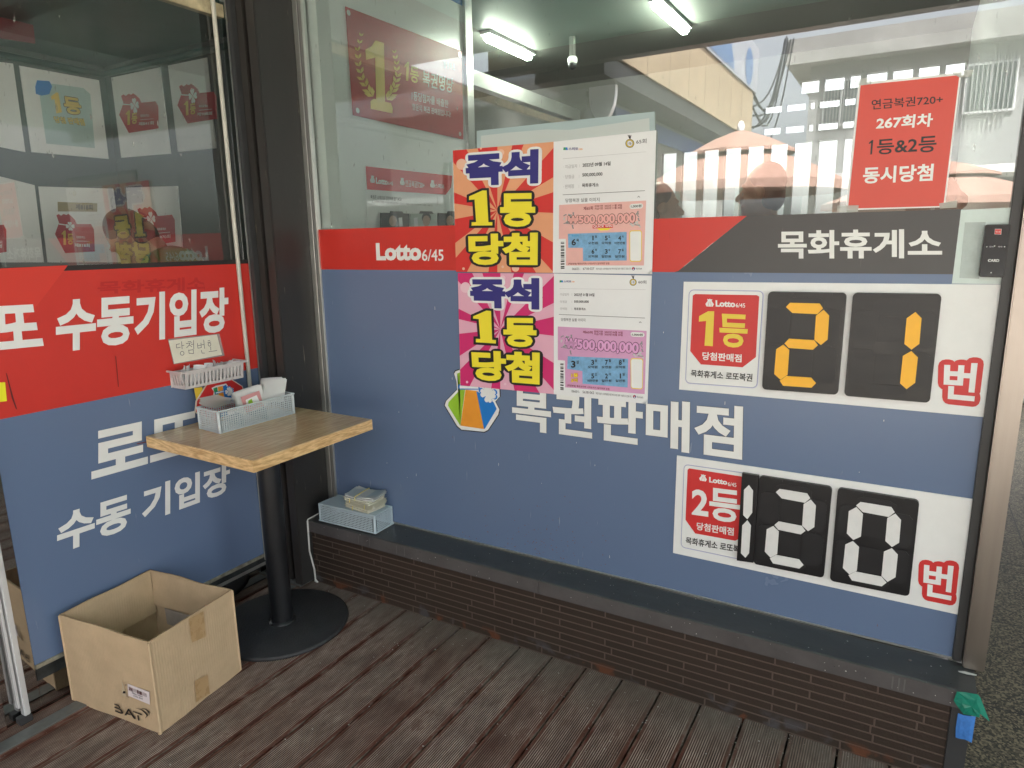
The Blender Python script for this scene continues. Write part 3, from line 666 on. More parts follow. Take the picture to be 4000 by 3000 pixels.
def poster(c, left, right, cols, centre, T, label, tickcol, D, base_off):
    root = thing('prize_poster', label, 'poster', at(c, *left[3], 'R', base_off))
    o = base_off; nrm = (0, -1, 0)
    b = MB(); b.slab(pts(c, left, 'R', o), nrm, .0012, cols[1]); rays(b, pts(c, left, 'R', o+.0004), centre, cols[0], cols[1])
    for x, y, r in D['dots']: ell_px(b, c, x, y, r, r*1.05, 'R', o+.0006, cols[2])
    b.build('sunburst_panel', root)
    b = MB()
    for body, quad in T['blue']: tx(b, body, c, quad, 'R', o+.0010, navy, .055, .075, white)
    b.build('blue_lettering', root)
    b = MB()
    for i, (body, quad) in enumerate(T['yellow']): tx(b, body, c, quad, 'R', o+.0022+.0001*i, yellow, .05, .075, black)
    one(b, c, D['one'], 'R', o+.0024, yellow, 22, black)
    b.build('yellow_lettering', root)
    b = MB(); b.slab(pts(c, right, 'R', o+.0003), nrm, .0012, paper); b.build('certificate_sheet', root)
    b = MB(); k = o+.0010
    for body, quad, m, bo in D['rows']: tx(b, body, c, quad, 'R', k, m, bo)
    for l in D['lines']: b.poly(pts(c, l[0], 'R', k), l[1])
    mx, my, mr = D['medal']
    for s, m in ((1, black), (.88, yellow2), (.70, black), (.62, paper)): ell_px(b, c, mx, my, mr*s, mr*s, 'R', k+.0002*(1.2-s), m)
    tx(b, '1등', c, rect(mx-mr*.42, my-mr*.32, mx+mr*.42, my+mr*.34), 'R', k+.0004, black, .01)
    for dx in (-.5, -.15, .2): b.poly(pts(c, [(mx+mr*dx, my-mr*1.9), (mx+mr*(dx+.16), my-mr*1.95), (mx+mr*.16, my-mr), (mx-mr*.05, my-mr)], 'R', k), black)
    barcode(b, c, D['bar'], 'R', k+.0001, black, 16, 3, False)
    lx, ly, lw_ = D['logo']
    tx(b, '스피또', c, rect(lx+lw_*.26, ly, lx+lw_*.78, ly+lw_*.15), 'R', k, navy, .03)
    tx(b, '1000', c, rect(lx+lw_*.8, ly+lw_*.05, lx+lw_, ly+lw_*.14), 'R', k, M('orange_print'), .02)
    b.poly(pts(c, [(lx, ly), (lx+lw_*.2, ly), (lx+lw_*.23, ly+lw_*.14), (lx-lw_*.02, ly+lw_*.14)], 'R', k), GRN)
    b.poly(pts(c, [(lx+lw_*.1, ly), (lx+lw_*.2, ly), (lx+lw_*.23, ly+lw_*.14), (lx+lw_*.12, ly+lw_*.14)], 'R', k+.0002), BLU)
    ex, ey, er = D['emb']; ell_px(b, c, ex, ey, er, er, 'R', k, navy); ell_px(b, c, ex-er*.2, ey-er*.3, er*.6, er*.5, 'R', k+.0002, red_ray); ell_px(b, c, ex, ey+er*.35, er*.5, er*.3, 'R', k+.0003, paper)
    b.build('certificate_print', root)
    # corner of the sheet lifting off
    b = MB(); A_, B_, C_ = [at(c, *lerp(Vector(right[2]), Vector(right[k_]), t_), 'R', o+.0009) for k_, t_ in ((1, .05), (3, .07), (0, .0))]; nn_ = Vector((0, -1, 0)); n_ = 5; vs = []
    for i_ in range(n_+1):
        t_ = i_/n_; lift = nn_*(.012*t_*t_); vs += [lerp(A_, C_, t_)+lift+RX*(-.004*t_*t_), lerp(B_, C_, t_)+lift+RX*(-.004*t_*t_)+RZ*(.003*t_*t_)]
    b.add(vs, [[2*i_, 2*i_+1, 2*i_+3, 2*i_+2] for i_ in range(n_)], paper, True); b.build('lifted_corner', root)
    # the picture of the winning scratch ticket
    b = MB(); k = o+.0010
    b.poly(pts(c, D['ticket'], 'R', k), tickcol)
    tl, tr, br, bl = D['money']
    rr = random.Random(5)
    BILL = mat('grey_banknote_print', (.26, .27, .27), .5); BILL2 = mat('pale_banknote_print', (.55, .57, .55), .5)
    for i in range(26):
        side = i % 2; u = rr.uniform(-.06, .10) if side else rr.uniform(.93, 1.05); v = rr.uniform(-.1, 1.2)
        px, py = lerp(lerp(tl[0], tr[0], u), lerp(bl[0], br[0], u), v), lerp(lerp(tl[1], tr[1], u), lerp(bl[1], br[1], u), v)
        a = rr.uniform(0, 3.1); L_, W_ = rr.uniform(12, 26), rr.uniform(5, 9); ca, sa = math.cos(a), math.sin(a)
        b.poly(pts(c, [(px+ca*x-sa*y, py+sa*x+ca*y) for x, y in ((-L_, -W_), (0, -W_*.4), (L_, -W_), (L_, W_*.6), (0, W_), (-L_, W_))], 'R', k+.0002+i*.000004), BILL if i % 3 else BILL2)
    tx(b, '₩500,000,000', c, D['money'], 'R', k+.0006, D['moneycol'], .045, .04, D['moneyout'])
    b.poly(pts(c, D['blue'], 'R', k+.0004), mat('scratch_blue_print', (.20, .42, .66), .45, var=.25, vscale=55))
    for body, quad in D['nums']: tx(b, body, c, quad, 'R', k+.0008, black, .03)
    for body, quad, m in D['tick']: tx(b, body, c, quad, 'R', k+.0005, m, .02)
    q = pts(c, D['slot'], 'R', k+.0004); b.poly([bil(q, *p) for p in rrect(-.06, -.03, 1.06, 1.03, .2, 2.4)], yellow2)
    q = pts(c, D['slot'], 'R', k+.0006); b.poly([bil(q, *p) for p in rrect(0, 0, 1, 1, .16, 2.4)], white)
    q = pts(c, D['pill'], 'R', k+.0004); b.poly([bil(q, *p) for p in rrect(0, 0, 1, 1, .18, .4)], white)
    for l, m in D.get('extra', []): b.poly(pts(c, l, 'R', k+.0009), m)
    for body, quad, m, bo, ou, om in D.get('xtext', []): tx(b, body, c, quad, 'R', k+.0013, m, bo, ou, om)
    b.build('ticket_picture', root)
    return root
def grid(cols_, rows, big, small, w, h, sh):
    o = []
    for (r, y) in enumerate(rows):
        for q, x in enumerate(cols_):
            k_ = .22 if big[r][q] == '1' else .5; o.append((big[r][q], rect(x-w*k_, y, x+w*k_, y+h))); o.append((small[r][q], rect(x-44 if len(small[r][q]) < 4 else x-48, y+sh, x+44 if len(small[r][q]) < 4 else x+48, y+sh+24)))
    return o
dr = mat('dark_red_print', (.22, .02, .03), .45); cy = mat('cyan_print', (.03, .33, .62), .45)
pinkc = mat('pale_pink_ticket', (.80, .46, .42), .42, var=.05, vscale=25); mauve = mat('mauve_ticket', (.66, .34, .55), .42, var=.05, vscale=25)
winered = mat('dark_wine_print', (.10, .02, .02), .45)
poster('H', [(160, 205), (1077, 125), (1070, 1318), (190, 1308)], [(1077, 125), (2010, 20), (1972, 1330), (1070, 1318)],
    (red_ray, orange_ray, mat('pale_peach_print', (.82, .50, .36), .42)), (.455, .50),
    {'blue': [('즉석', [(272, 238), (942, 190), (938, 503), (285, 530)])], 'yellow': [('등', [(590, 596), (915, 590), (908, 900), (592, 898)]), ('당첨', [(300, 965), (935, 950), (932, 1250), (310, 1245)])]},
    'upper prize poster with peach and red rays and a pink ticket, over the red stripe', pinkc,
    {'dots': [(240, 330, 48), (600, 222, 28), (258, 1280, 12), (614, 1262, 12), (415, 186, 10), (730, 1272, 34)],
     'rows': [('65회', [(1828, 107), (1922, 95), (1921, 138), (1828, 146)], grey_ink, .012), ('· 지급일자', [(1165, 336), (1293, 329), (1293, 362), (1165, 370)], pale_ink, .012), ('2022년 09월 14일', [(1340, 318), (1595, 303), (1595, 340), (1340, 356)], black, .022),
              ('· 당첨금', [(1165, 428), (1265, 424), (1265, 458), (1165, 462)], pale_ink, .012), ('500,000,000', [(1338, 412), (1521, 402), (1521, 438), (1338, 447)], black, .022),
              ('· 판매점', [(1165, 515), (1260, 510), (1260, 547), (1165, 552)], pale_ink, .012), ('목화휴게소', [(1335, 505), (1487, 498), (1487, 533), (1335, 540)], black, .022),
              ('당첨복권 실물 이미지', [(1185, 642), (1495, 632), (1495, 668), (1185, 677)], grey_ink, .008), ('06651-   6718-027', [(1245, 1271), (1447, 1268), (1447, 1289), (1245, 1292)], grey_ink, .012),
              ('복권기금은 소외계층을 위한 복지사업 등에 사용되고 있습니다.', [(1463, 1272), (1783, 1270), (1783, 1288), (1463, 1290)], grey_ink, .01), ('복권위원회', [(1825, 1272), (1880, 1272), (1880, 1288), (1825, 1288)], grey_ink, .01), ('^', [(1838, 618), (1864, 618), (1864, 632), (1838, 632)], grey_ink, .004)],
     'lines': [([(1162, 278), (1918, 215), (1918, 217), (1162, 281)], pale_ink), ([(1160, 606), (1907, 568), (1907, 572), (1160, 610)], black), ([(1312, 330), (1314, 330), (1314, 358), (1312, 358)], pale_ink), ([(1308, 425), (1310, 425), (1310, 455), (1308, 455)], pale_ink), ([(1306, 515), (1308, 515), (1308, 545), (1306, 545)], pale_ink)],
     'one': [(430, 568), (468, 568), (484, 856), (520, 856), (520, 886), (330, 888), (332, 856), (372, 856), (358, 650), (308, 655), (308, 622)], 'medal': (1770, 140, 40), 'bar': [(1142, 1036), (1174, 1036), (1176, 1280), (1142, 1282)], 'logo': (1168, 176, 172), 'emb': (1803, 1280, 15),
     'ticket': [(1128, 700), (1918, 660), (1898, 1250), (1190, 1250), (1188, 1008), (1125, 1008)], 'money': [(1205, 800), (1822, 766), (1822, 880), (1205, 884)], 'moneycol': mat('salmon_print', (.82, .42, .38), .42), 'moneyout': winered,
     'blue': [(1207, 962), (1742, 945), (1742, 1205), (1345, 1210), (1343, 1090), (1210, 1090)],
     'nums': grid((1435, 1556, 1678), (980, 1102), (('1', '5', '4'), ('6', '3', '7')), (('오천원', '오억원', '이천만원'), ('오억원', '일만원', '일만원')), 26, 42, 54)+[('6', rect(1240, 1008, 1280, 1068)), ('육', rect(1284, 1008, 1308, 1034))]+[(t, rect(x+18, y-4, x+36, y+18)) for t, x, y in (('일', 1435, 980), ('오', 1556, 980), ('사', 1678, 980), ('육', 1435, 1102), ('삼', 1556, 1102), ('칠', 1678, 1102))],
     'tick': [('제65회', [(1348, 716), (1435, 711), (1435, 744), (1348, 748)], dr), ('판매기한  2022년 11월 30일', [(1450, 703), (1698, 690), (1698, 712), (1450, 721)], dr), ('지급기한  2023년 11월 30일', [(1450, 725), (1698, 713), (1698, 735), (1450, 744)], dr), ('[게임방법] 행운숫자와 나의숫자가 일치하면 당첨', [(1210, 1226), (1583, 1222), (1583, 1243), (1210, 1246)], dr), ('행운숫자', rect(1240, 970, 1306, 988), cy)],
     'slot': [(1772, 940), (1874, 938), (1872, 1208), (1774, 1208)], 'pill': [(1768, 692), (1890, 684), (1890, 730), (1768, 738)],
     'extra': [([(1432, 884), (1616, 878), (1616, 908), (1432, 914)], red_ray), ([(1470, 914), (1600, 910), (1570, 930), (1500, 932)], yellow)],
     'xtext': [('QUICK WIN', [(1438, 886), (1610, 881), (1610, 905), (1438, 910)], white, .02, 0, None), ('1,000원', [(1780, 700), (1876, 694), (1876, 722), (1780, 728)], black, .02, 0, None)]}, .0075)
poster('I', [(205, 38), (1080, 42), (1078, 1140), (230, 1060)], [(1080, 42), (1970, 62), (1930, 1230), (1078, 1140)],
    (mag_ray, pink_ray, mat('pale_pink_print', (.84, .56, .64), .42)), (.455, .475),
    {'blue': [('즉석', [(312, 84), (948, 84), (948, 372), (325, 352)])], 'yellow': [('등', [(620, 445), (925, 448), (920, 718), (622, 705)]), ('당첨', [(328, 738), (952, 762), (950, 1056), (345, 1008)])]},
    'lower prize poster with pink and magenta rays and a mauve ticket, on blue vinyl', mauve,
    {'dots': [(275, 170, 46), (615, 85, 24), (290, 1030, 11), (636, 1048, 11), (540, 95, 14)],
     'rows': [('60회', [(1847, 105), (1920, 106), (1920, 137), (1847, 135)], grey_ink, .012), ('· 지급일자', [(1125, 220), (1218, 222), (1218, 246), (1125, 244)], pale_ink, .012), ('2022년 01월 04일', [(1263, 220), (1448, 222), (1448, 251), (1263, 249)], black, .022),
              ('· 당첨금', [(1125, 287), (1198, 288), (1198, 311), (1125, 309)], pale_ink, .012), ('500,000,000', [(1263, 287), (1397, 288), (1397, 314), (1263, 312)], black, .022),
              ('· 판매점', [(1125, 350), (1198, 352), (1198, 375), (1125, 373)], pale_ink, .012), ('목화휴게소', [(1263, 352), (1370, 354), (1370, 378), (1263, 376)], black, .022),
              ('당첨복권 실물 이미지', [(1145, 447), (1365, 452), (1365, 481), (1145, 475)], grey_ink, .008), ('06601-   5638-062', [(1240, 1102), (1445, 1116), (1445, 1140), (1240, 1124)], grey_ink, .012),
              ('복권기금은 소외계층을 위한 복지사업 등에 사용되고 있습니다.', [(1460, 1122), (1788, 1152), (1788, 1172), (1460, 1142)], grey_ink, .01), ('복권위원회', [(1835, 1158), (1890, 1164), (1890, 1180), (1835, 1174)], grey_ink, .01), ('^', [(1852, 480), (1878, 480), (1878, 492), (1852, 492)], grey_ink, .004)],
     'lines': [([(1130, 179), (1915, 189), (1915, 191), (1130, 181)], pale_ink), ([(1125, 413), (1908, 446), (1908, 450), (1125, 417)], grey_ink), ([(1242, 224), (1244, 224), (1244, 246), (1242, 246)], pale_ink), ([(1242, 290), (1244, 290), (1244, 312), (1242, 312)], pale_ink), ([(1242, 354), (1244, 354), (1244, 376), (1242, 376)], pale_ink)],
     'one': [(465, 380), (508, 384), (518, 646), (552, 648), (552, 680), (370, 668), (370, 636), (410, 638), (396, 458), (345, 452), (346, 432)], 'medal': (1800, 122, 32), 'bar': [(1138, 858), (1167, 860), (1168, 1104), (1138, 1100)], 'logo': (1133, 105, 134), 'emb': (1813, 1163, 15),
     'ticket': [(1115, 525), (1923, 565), (1905, 1140), (1183, 1078), (1180, 835), (1115, 830)], 'money': [(1182, 628), (1856, 668), (1850, 790), (1182, 738)], 'moneycol': mat('orchid_print', (.72, .36, .62), .42), 'moneyout': mat('dark_plum_print', (.07, .012, .05), .45),
     'blue': [(1205, 795), (1755, 818), (1750, 1080), (1340, 1045), (1338, 930), (1200, 910)],
     'nums': grid((1432, 1558, 1684), (828, 952), (('3', '7', '8'), ('5', '2', '1')), (('오억원', '오천원', '오억원'), ('이천만원', '일만원', '일만원')), 26, 46, 54)+[('3', rect(1236, 836, 1276, 900)), ('삼', rect(1284, 832, 1308, 864))]+[(t, rect(x+20, y-6, x+40, y+20)) for t, x, y in (('삼', 1432, 828), ('칠', 1558, 828), ('팔', 1684, 828), ('오', 1432, 952), ('이', 1558, 952), ('일', 1684, 952))],
     'tick': [('제60회', [(1342, 562), (1432, 567), (1432, 592), (1342, 588)], dr), ('판매기한  2022년 06월 30일', [(1445, 560), (1705, 570), (1705, 591), (1445, 581)], dr), ('지급기한  2023년 06월 30일', [(1445, 583), (1705, 593), (1705, 613), (1445, 603)], dr), ('[게임방법] 행운숫자와 나의숫자가 일치하면 당첨', [(1200, 1050), (1585, 1085), (1585, 1106), (1200, 1071)], dr), ('행운숫자', rect(1240, 804, 1306, 820), cy)],
     'slot': [(1782, 820), (1886, 824), (1882, 1090), (1784, 1082)], 'pill': [(1777, 574), (1903, 580), (1903, 622), (1777, 616)],
     'extra': [],
     'xtext': [('1,000원', [(1790, 586), (1888, 590), (1888, 614), (1790, 610)], black, .02, 0, None), ('1등', rect(1240, 950, 1300, 986), yellow, .03, .05, red_ray), ('5억', rect(1238, 996, 1294, 1032), yellow, .03, .05, red_ray)]}, .0055)
# translucent backing sheet showing above the upper poster
b = MB(); b.slab(pts('C', [(103, 848), (1255, 723), (1262, 1000), (105, 1000)], 'R', .0032), (0, -1, 0), .0006, mat('pale_blue_backing_sheet', (.50, .62, .64), .35, trans=.30))
b.poly(pts('C', [(130, 880), (300, 860), (560, 838), (700, 842), (1000, 800), (1222, 765), (1226, 1000), (132, 1000)], 'R', .0036), mat('whiter_backing', (.66, .71, .69), .45, trans=.25))
tag(b.build('backing_sheet'), 'translucent pale blue backing sheet sticking up above the peach prize poster', 'sheet')

# ------------------------------------------------------------------ red notice
rn = thing('red_notice', 'red notice with white border and Korean words, taped high above the charcoal stripe', 'notice', at('D', 837, 1362, 'R', .003))
q = [(920, 537), (1585, 470), (1478, 1343), (837, 1362)]
b = MB(); b.slab(pts('D', q, 'R', .004), (0, -1, 0), .001, white); b.build('white_border', rn)
b = MB(); b.poly(pts('D', [(932, 552), (1572, 487), (1468, 1335), (850, 1352)], 'R', .0046), mat('notice_red', (.66, .070, .045), .32, bump=.35, bscale=5, var=.05, vscale=4)); b.build('red_panel', rn)
b = MB()
for body, qq, m, bo in (('연금복권720+', [(1003, 645), (1467, 612), (1465, 672), (1003, 712)], black, .012), ('267회차', [(1038, 758), (1405, 732), (1395, 820), (1030, 840)], letterw, .03),
                       ('등&2등', [(1040, 905), (1430, 878), (1418, 985), (1036, 1003)], black, .018), ('동시당첨', [(950, 1083), (1408, 1060), (1398, 1172), (945, 1192)], letterw, .028)):
    tx(b, body, 'D', qq, 'R', .0052, m, bo)
one(b, 'D', [(1004, 908), (1014, 907), (1006, 1000), (994, 1001), (1000, 926), (987, 934), (985, 926)], 'R', .0054, black)
b.build('lettering', rn)
for l in ([(890, 512), (1005, 503), (1000, 545), (888, 560)], [(1525, 462), (1665, 450), (1650, 495), (1575, 503), (1530, 480)], [(1440, 1318), (1560, 1298), (1555, 1345), (1445, 1352)], [(782, 1332), (920, 1330), (915, 1372), (778, 1378)]):
    b = MB(); b.poly(pts('D', l, 'R', .0062), tape_t); b.build('tape', rn)

# ------------------------------------------------------------------ number boards
SEG = {'t': [(.25, .148), (.30, .105), (.68, .105), (.726, .152), (.66, .21), (.34, .205)], 'm': [(.265, .512), (.32, .462), (.645, .466), (.70, .515), (.64, .562), (.325, .556)],
       'b': [(.235, .895), (.32, .842), (.645, .842), (.715, .895), (.66, .945), (.285, .945)], 'ur': [(.735, .165), (.81, .22), (.815, .455), (.735, .512), (.648, .462), (.645, .225)],
       'ul': [(.255, .165), (.345, .225), (.345, .462), (.255, .512), (.165, .455), (.165, .22)], 'lr': [(.735, .525), (.815, .58), (.815, .82), (.725, .885), (.645, .835), (.645, .575)],
       'll': [(.25, .525), (.335, .575), (.335, .83), (.245, .885), (.155, .83), (.16, .575)]}
ON = {'2': 't ur m ll b', '1': 'ur lr', '0': 't ul ur ll lr b'}
FLAP = {'t': [(.25, .20), (.25, .08), (.33, .05), (.66, .05), (.74, .08), (.74, .20)], 'ul': [(.04, .20), (.10, .16), (.29, .16), (.32, .20), (.32, .46), (.27, .50), (.09, .50), (.03, .45)],
        'ur': [(.68, .20), (.72, .16), (.90, .16), (.95, .20), (.96, .45), (.91, .50), (.72, .50), (.68, .46)], 'll': [(.04, .57), (.09, .53), (.28, .53), (.32, .57), (.32, .86), (.28, .89), (.10, .88), (.04, .84)],
        'lr': [(.67, .57), (.71, .53), (.90, .53), (.95, .57), (.95, .84), (.89, .88), (.72, .89), (.67, .86)], 'b': [(.26, .86), (.72, .86), (.74, .92), (.67, .97), (.32, .97), (.25, .92)]}
def digit_module(root, c, quad, ch, m):
    q = pts(c, quad, 'R', .016); nrm = Vector((0, -1, 0)); asp = 1.3
    b = MB(); b.slab([bil(q, *p) for p in rrect(0, 0, 1, 1, .055, asp, 5)], nrm, .0115, blackp)
    o = b.build('digit_module', root)
    b = MB(); b.slab([bil(q, *p)+nrm*.0006 for p in ((.345, .222), (.64, .226), (.64, .452), (.345, .448))], nrm, .0005, blackp2)
    b.slab([bil(q, *p)+nrm*.0006 for p in ((.345, .568), (.64, .572), (.64, .832), (.345, .830))], nrm, .0005, blackp2)
    b.build('recess_plate', o)
    for fi, (k, l) in enumerate(FLAP.items()):
        b = MB(); b.slab([bil(q, *p)+nrm*(.0016+.00015*fi) for p in l], nrm, .0014, blackp2); b.build('flap', o)
    for k in ON[ch].split():
        b = MB(); b.slab([bil(q, *p)+nrm*.0028 for p in SEG[k]], nrm, .001, m); b.build('segment', o)
    b = MB()
    for u in (.16, .66): b.slab([bil(q, *p)+nrm*.002 for p in ((u, .004), (u+.17, .004), (u+.17, .026), (u, .026))], nrm, .002, blackp2)
    b.build('hinge', o)
    return o
def board(c, quad, label, card, shield, cardtxt, mods, bun, bunline):
    root = thing('number_board', label, 'sign board', at(c, *quad[3], 'R', .003), 'white number boards on the blue window')
    b = MB(); b.slab(pts(c, quad, 'R', .0042), (0, -1, 0), .0035, white); b.build('backing_board', root)
    q = pts(c, card, 'R', .0048); b = MB()
    SH = mat('lilac_border_print', (.20, .22, .42), .5); SH2 = mat('pale_lilac_print', (.55, .56, .72), .5)
    b.poly([bil(q, *p) for p in rrect(-.012, -.009, 1.016, 1.012, .07, 1.3)], SH2); b.poly([bil(q, *p)-Vector((0, .0002, 0)) for p in rrect(-.006, -.004, 1.006, 1.004, .066, 1.3)], SH)
    b.poly([bil(q, *p)-Vector((0, .0004, 0)) for p in rrect(0, 0, 1, 1, .06, 1.3)], white); b.build('card_print', root)
    b = MB(); b.poly(pts(c, shield, 'R', .0058), mat('shield_red_print', (.62, .030, .030), .4, var=.08, vscale=9)); b.build('red_shield', root)
    b = MB()
    for body, qq, m, bo in cardtxt: tx(b, body, c, qq, 'R', .0064, m, bo)
    if 'one' in mods: one(b, c, mods['one'], 'R', .0066, yellow2)
    bq = pts(c, mods['icon'], 'R', .0064); bag_icon(b, bq, letterw, M('shield_red_print'))
    b.build('card_lettering', root)
    for qd, ch, m in mods['digits']: digit_module(root, c, qd, ch, m)
    b = MB(); tx(b, '번', c, bun, 'R', .0052, white, .03, .14, M('shield_red_print')); b.build('counter_lettering', root)
    return root
def inset(q, a):
    return q
board('J', [(112, 80), (2092, 98), (1983, 917), (83, 745)], 'upper white number board with amber digits 21 beside a first prize card', [(148, 132), (601, 140), (561, 733), (125, 702)],
      [(182, 156), (565, 163), (578, 172), (557, 545), (475, 608), (218, 590), (152, 508), (168, 165)],
      [('등', [(325, 276), (517, 284), (495, 490), (340, 482)], yellow2, .03), ('당첨판매점', [(228, 512), (470, 528), (468, 578), (226, 562)], letterw, .024), ('목화휴게소 로또복권', [(157, 622), (537, 648), (534, 697), (155, 666)], black, .02), ('Lotto', [(308, 194), (430, 198), (430, 238), (309, 234)], letterw, .045), ('6/45', [(433, 212), (491, 213), (491, 240), (433, 238)], letterw, .012)],
      {'one': [(262, 262), (300, 262), (291, 478), (240, 474), (250, 322), (205, 326), (207, 292)], 'icon': [(247, 184), (298, 186), (298, 234), (245, 232)], 'digits': [([(633, 141), (1118, 149), (1063, 778), (595, 744)], '2', segy), ([(1157, 148), (1705, 156), (1630, 828), (1102, 784)], '1', segy)]},
      [(1720, 578), (1932, 582), (1905, 818), (1712, 800)], None)
lower_board = board('K', [(213, 117), (1930, 370), (1838, 1035), (190, 678)], 'lower white number board with white digits 120 beside a second prize card', [(256, 170), (640, 225), (612, 720), (238, 642)],
      [(283, 191), (600, 240), (612, 250), (596, 585), (548, 608), (318, 566), (262, 487), (274, 200)],
      [('2등', [(298, 288), (580, 322), (575, 512), (298, 472)], letterw, .03), ('당첨판매점', [(328, 500), (541, 534), (539, 580), (325, 545)], letterw, .024), ('목화휴게소 로또복권', [(265, 585), (612, 640), (610, 688), (262, 625)], black, .02), ('Lotto', [(398, 240), (503, 256), (503, 287), (398, 272)], letterw, .045), ('6/45', [(506, 269), (555, 276), (555, 299), (506, 292)], letterw, .012)],
      {'icon': [(342, 222), (388, 230), (384, 268), (340, 260)], 'digits': [([(688, 233), (1107, 300), (1058, 823), (653, 741)], '2', segw), ([(1140, 303), (1610, 378), (1550, 930), (1093, 838)], '0', segw)]},
      [(1637, 733), (1812, 754), (1792, 952), (1628, 920)], None)
b = MB(); nrm = Vector((0, -1, 0))
b.slab(pts('K', [(588, 218), (684, 234), (652, 735), (557, 722)], 'R', .0185), nrm, .0120, blackp); dm = b.build('digit_strip', lower_board)
for l in ([(627, 287), (651, 320), (646, 447), (618, 484), (594, 460), (599, 315)], [(618, 490), (639, 520), (628, 680), (607, 706), (581, 680), (589, 520)]):
    b = MB(); b.slab(pts('K', l, 'R', .0200), nrm, .0012, segw); b.build('segment', dm)

# ------------------------------------------------------------------ card reader
cr = thing('card_reader', 'black wall-mounted card reader with a small red logo, beside the steel corner post', 'card reader', at('O', 740, 1265, 'R', .003))
q = pts('O', [(830, 588), (1165, 583), (1066, 1276), (740, 1265)], 'R', .022)
b = MB(); b.slab([bil(q, *p) for p in rrect(0, 0, 1, 1, .08, 2, 5)], nrm, .0185, blackp)
b.slab([bil(q, *p)+nrm*.002 for p in rrect(.035, .018, .965, .982, .07, 2, 5)], nrm, .0019, mat('glossy_black_face', (.010, .011, .014), .14)); b.build('body', cr)
b = MB()
b.poly(pts('O', [(950, 644), (1037, 645), (1030, 716), (944, 714)], 'R', .0246), letterw); b.poly(pts('O', [(953, 648), (1033, 649), (1026, 712), (948, 710)], 'R', .0250), M('shield_red_print'))
tx(b, '에스원', 'O', [(962, 670), (1022, 671), (1020, 692), (960, 691)], 'R', .0256, letterw, .01)
b.build('red_logo', cr)
b = MB()
tx(b, 'CARD', 'O', [(862, 1034), (1008, 1036), (1004, 1072), (858, 1070)], 'R', .0248, letterw, .03)
tx(b, '경비', 'O', [(876, 864), (932, 864), (930, 886), (874, 886)], 'R', .0248, pale_ink, .01); tx(b, '해제', 'O', [(990, 864), (1046, 864), (1044, 886), (988, 886)], 'R', .0248, pale_ink, .01)
for x, y in ((844, 875), (945, 866), (1075, 875), (900, 1211)): b.poly(circle(at('O', x, y, 'R', .0248), RX, RZ, .0014, 8), letterw)
b.build('lettering', cr)

# ------------------------------------------------------------------ torn tape at the corner
def crumple(mb, P, nrm, m, amp, seed, n=9):
    """fan-filled outline with puckers, given real relief"""
    rr = random.Random(seed); c = sum(P, Vector())/len(P); nrm = Vector(nrm)
    ring = [c+(p-c)*.55+nrm*rr.uniform(.2, 1)*amp for p in P]; k = len(P)
    outer = [p+nrm*rr.uniform(0, .5)*amp for p in P]
    mb.add(outer+ring+[c+nrm*amp*.6], [[i, (i+1) % k, (i+1) % k+k, i+k] for i in range(k)]+[[i+k, (i+1) % k+k, 2*k] for i in range(k)], m)
pc = (Vector((0, 1.9175, 0)), Vector((0, -1, 0)))
b = MB(); crumple(b, pts('L', [(1632, 882), (1700, 890), (1815, 908), (1836, 940), (1915, 1142), (1870, 1085), (1838, 1000), (1828, 1108), (1760, 1090), (1690, 1082), (1650, 1030), (1604, 962)], pc), (0, -1, 0), mat('torn_green_tape', (.012, .22, .15), .35, var=.25, vscale=40), .007, 3)
tag(b.build('green_tape_scrap'), 'torn scrap of green tape stuck on the ledge corner below the steel post', 'tape')
pc2 = (Vector((0, 1.932, 0)), Vector((0, -1, 0)))
b = MB(); crumple(b, pts('L', [(1642, 1072), (1690, 1090), (1795, 1104), (1775, 1230), (1760, 1330), (1700, 1300), (1660, 1295), (1620, 1285), (1622, 1200)], pc2), (0, -1, 0), mat('blue_tape', (.06, .22, .62), .4, var=.2, vscale=50), .003, 5)
tag(b.build('blue_tape_scrap'), 'small square of bright blue tape under the green scrap at the wall corner', 'tape')

# ------------------------------------------------------------------ table
TC = (-2.005, 1.627)
tb = thing('cafe_table', 'square wood-topped cafe table on a single black pole and round iron base', 'table', (*TC, 0))
b = MB(); A = [at('N', 155, 1003, (Vector((0, 0, .8)), RZ)), at('N', 1080, 1215, (Vector((0, 0, .8)), RZ)), at('N', 2108, 858, (Vector((0, 0, .8)), RZ))]
A.append(A[0]+A[2]-A[1])
b.slab([A[0], A[1], A[2], A[3]], (0, 0, 1), .003, top_m); b.build('tabletop', tb)
cA = sum(A, Vector())/4
b = MB(); e = [cA+(p-cA)*1.0015-RZ*.0005 for p in A]; b.slab([p-RZ*.0025 for p in e], (0, 0, 1), .0370, edge_m)
b.build('table_edge', tb)
b = MB(); b.tube([(*TC, .014), (*TC, .745)], .0415, pole_m, 28); b.lathe((*TC, .7455), [(.0415, 0), (.16, .004), (.16, .014)], pole_m, 24); b.lathe((*TC, .012), [(.053, 0), (.052, .006), (.0418, .014)], pole_m, 28); b.build('pole', tb)
b = MB(); b.lathe((*TC, 0), [(.249, .0), (.252, .004), (.251, .011), (.243, .0155), (.06, .0175), (.0, .0175)], iron, 72); b.build('base', tb)

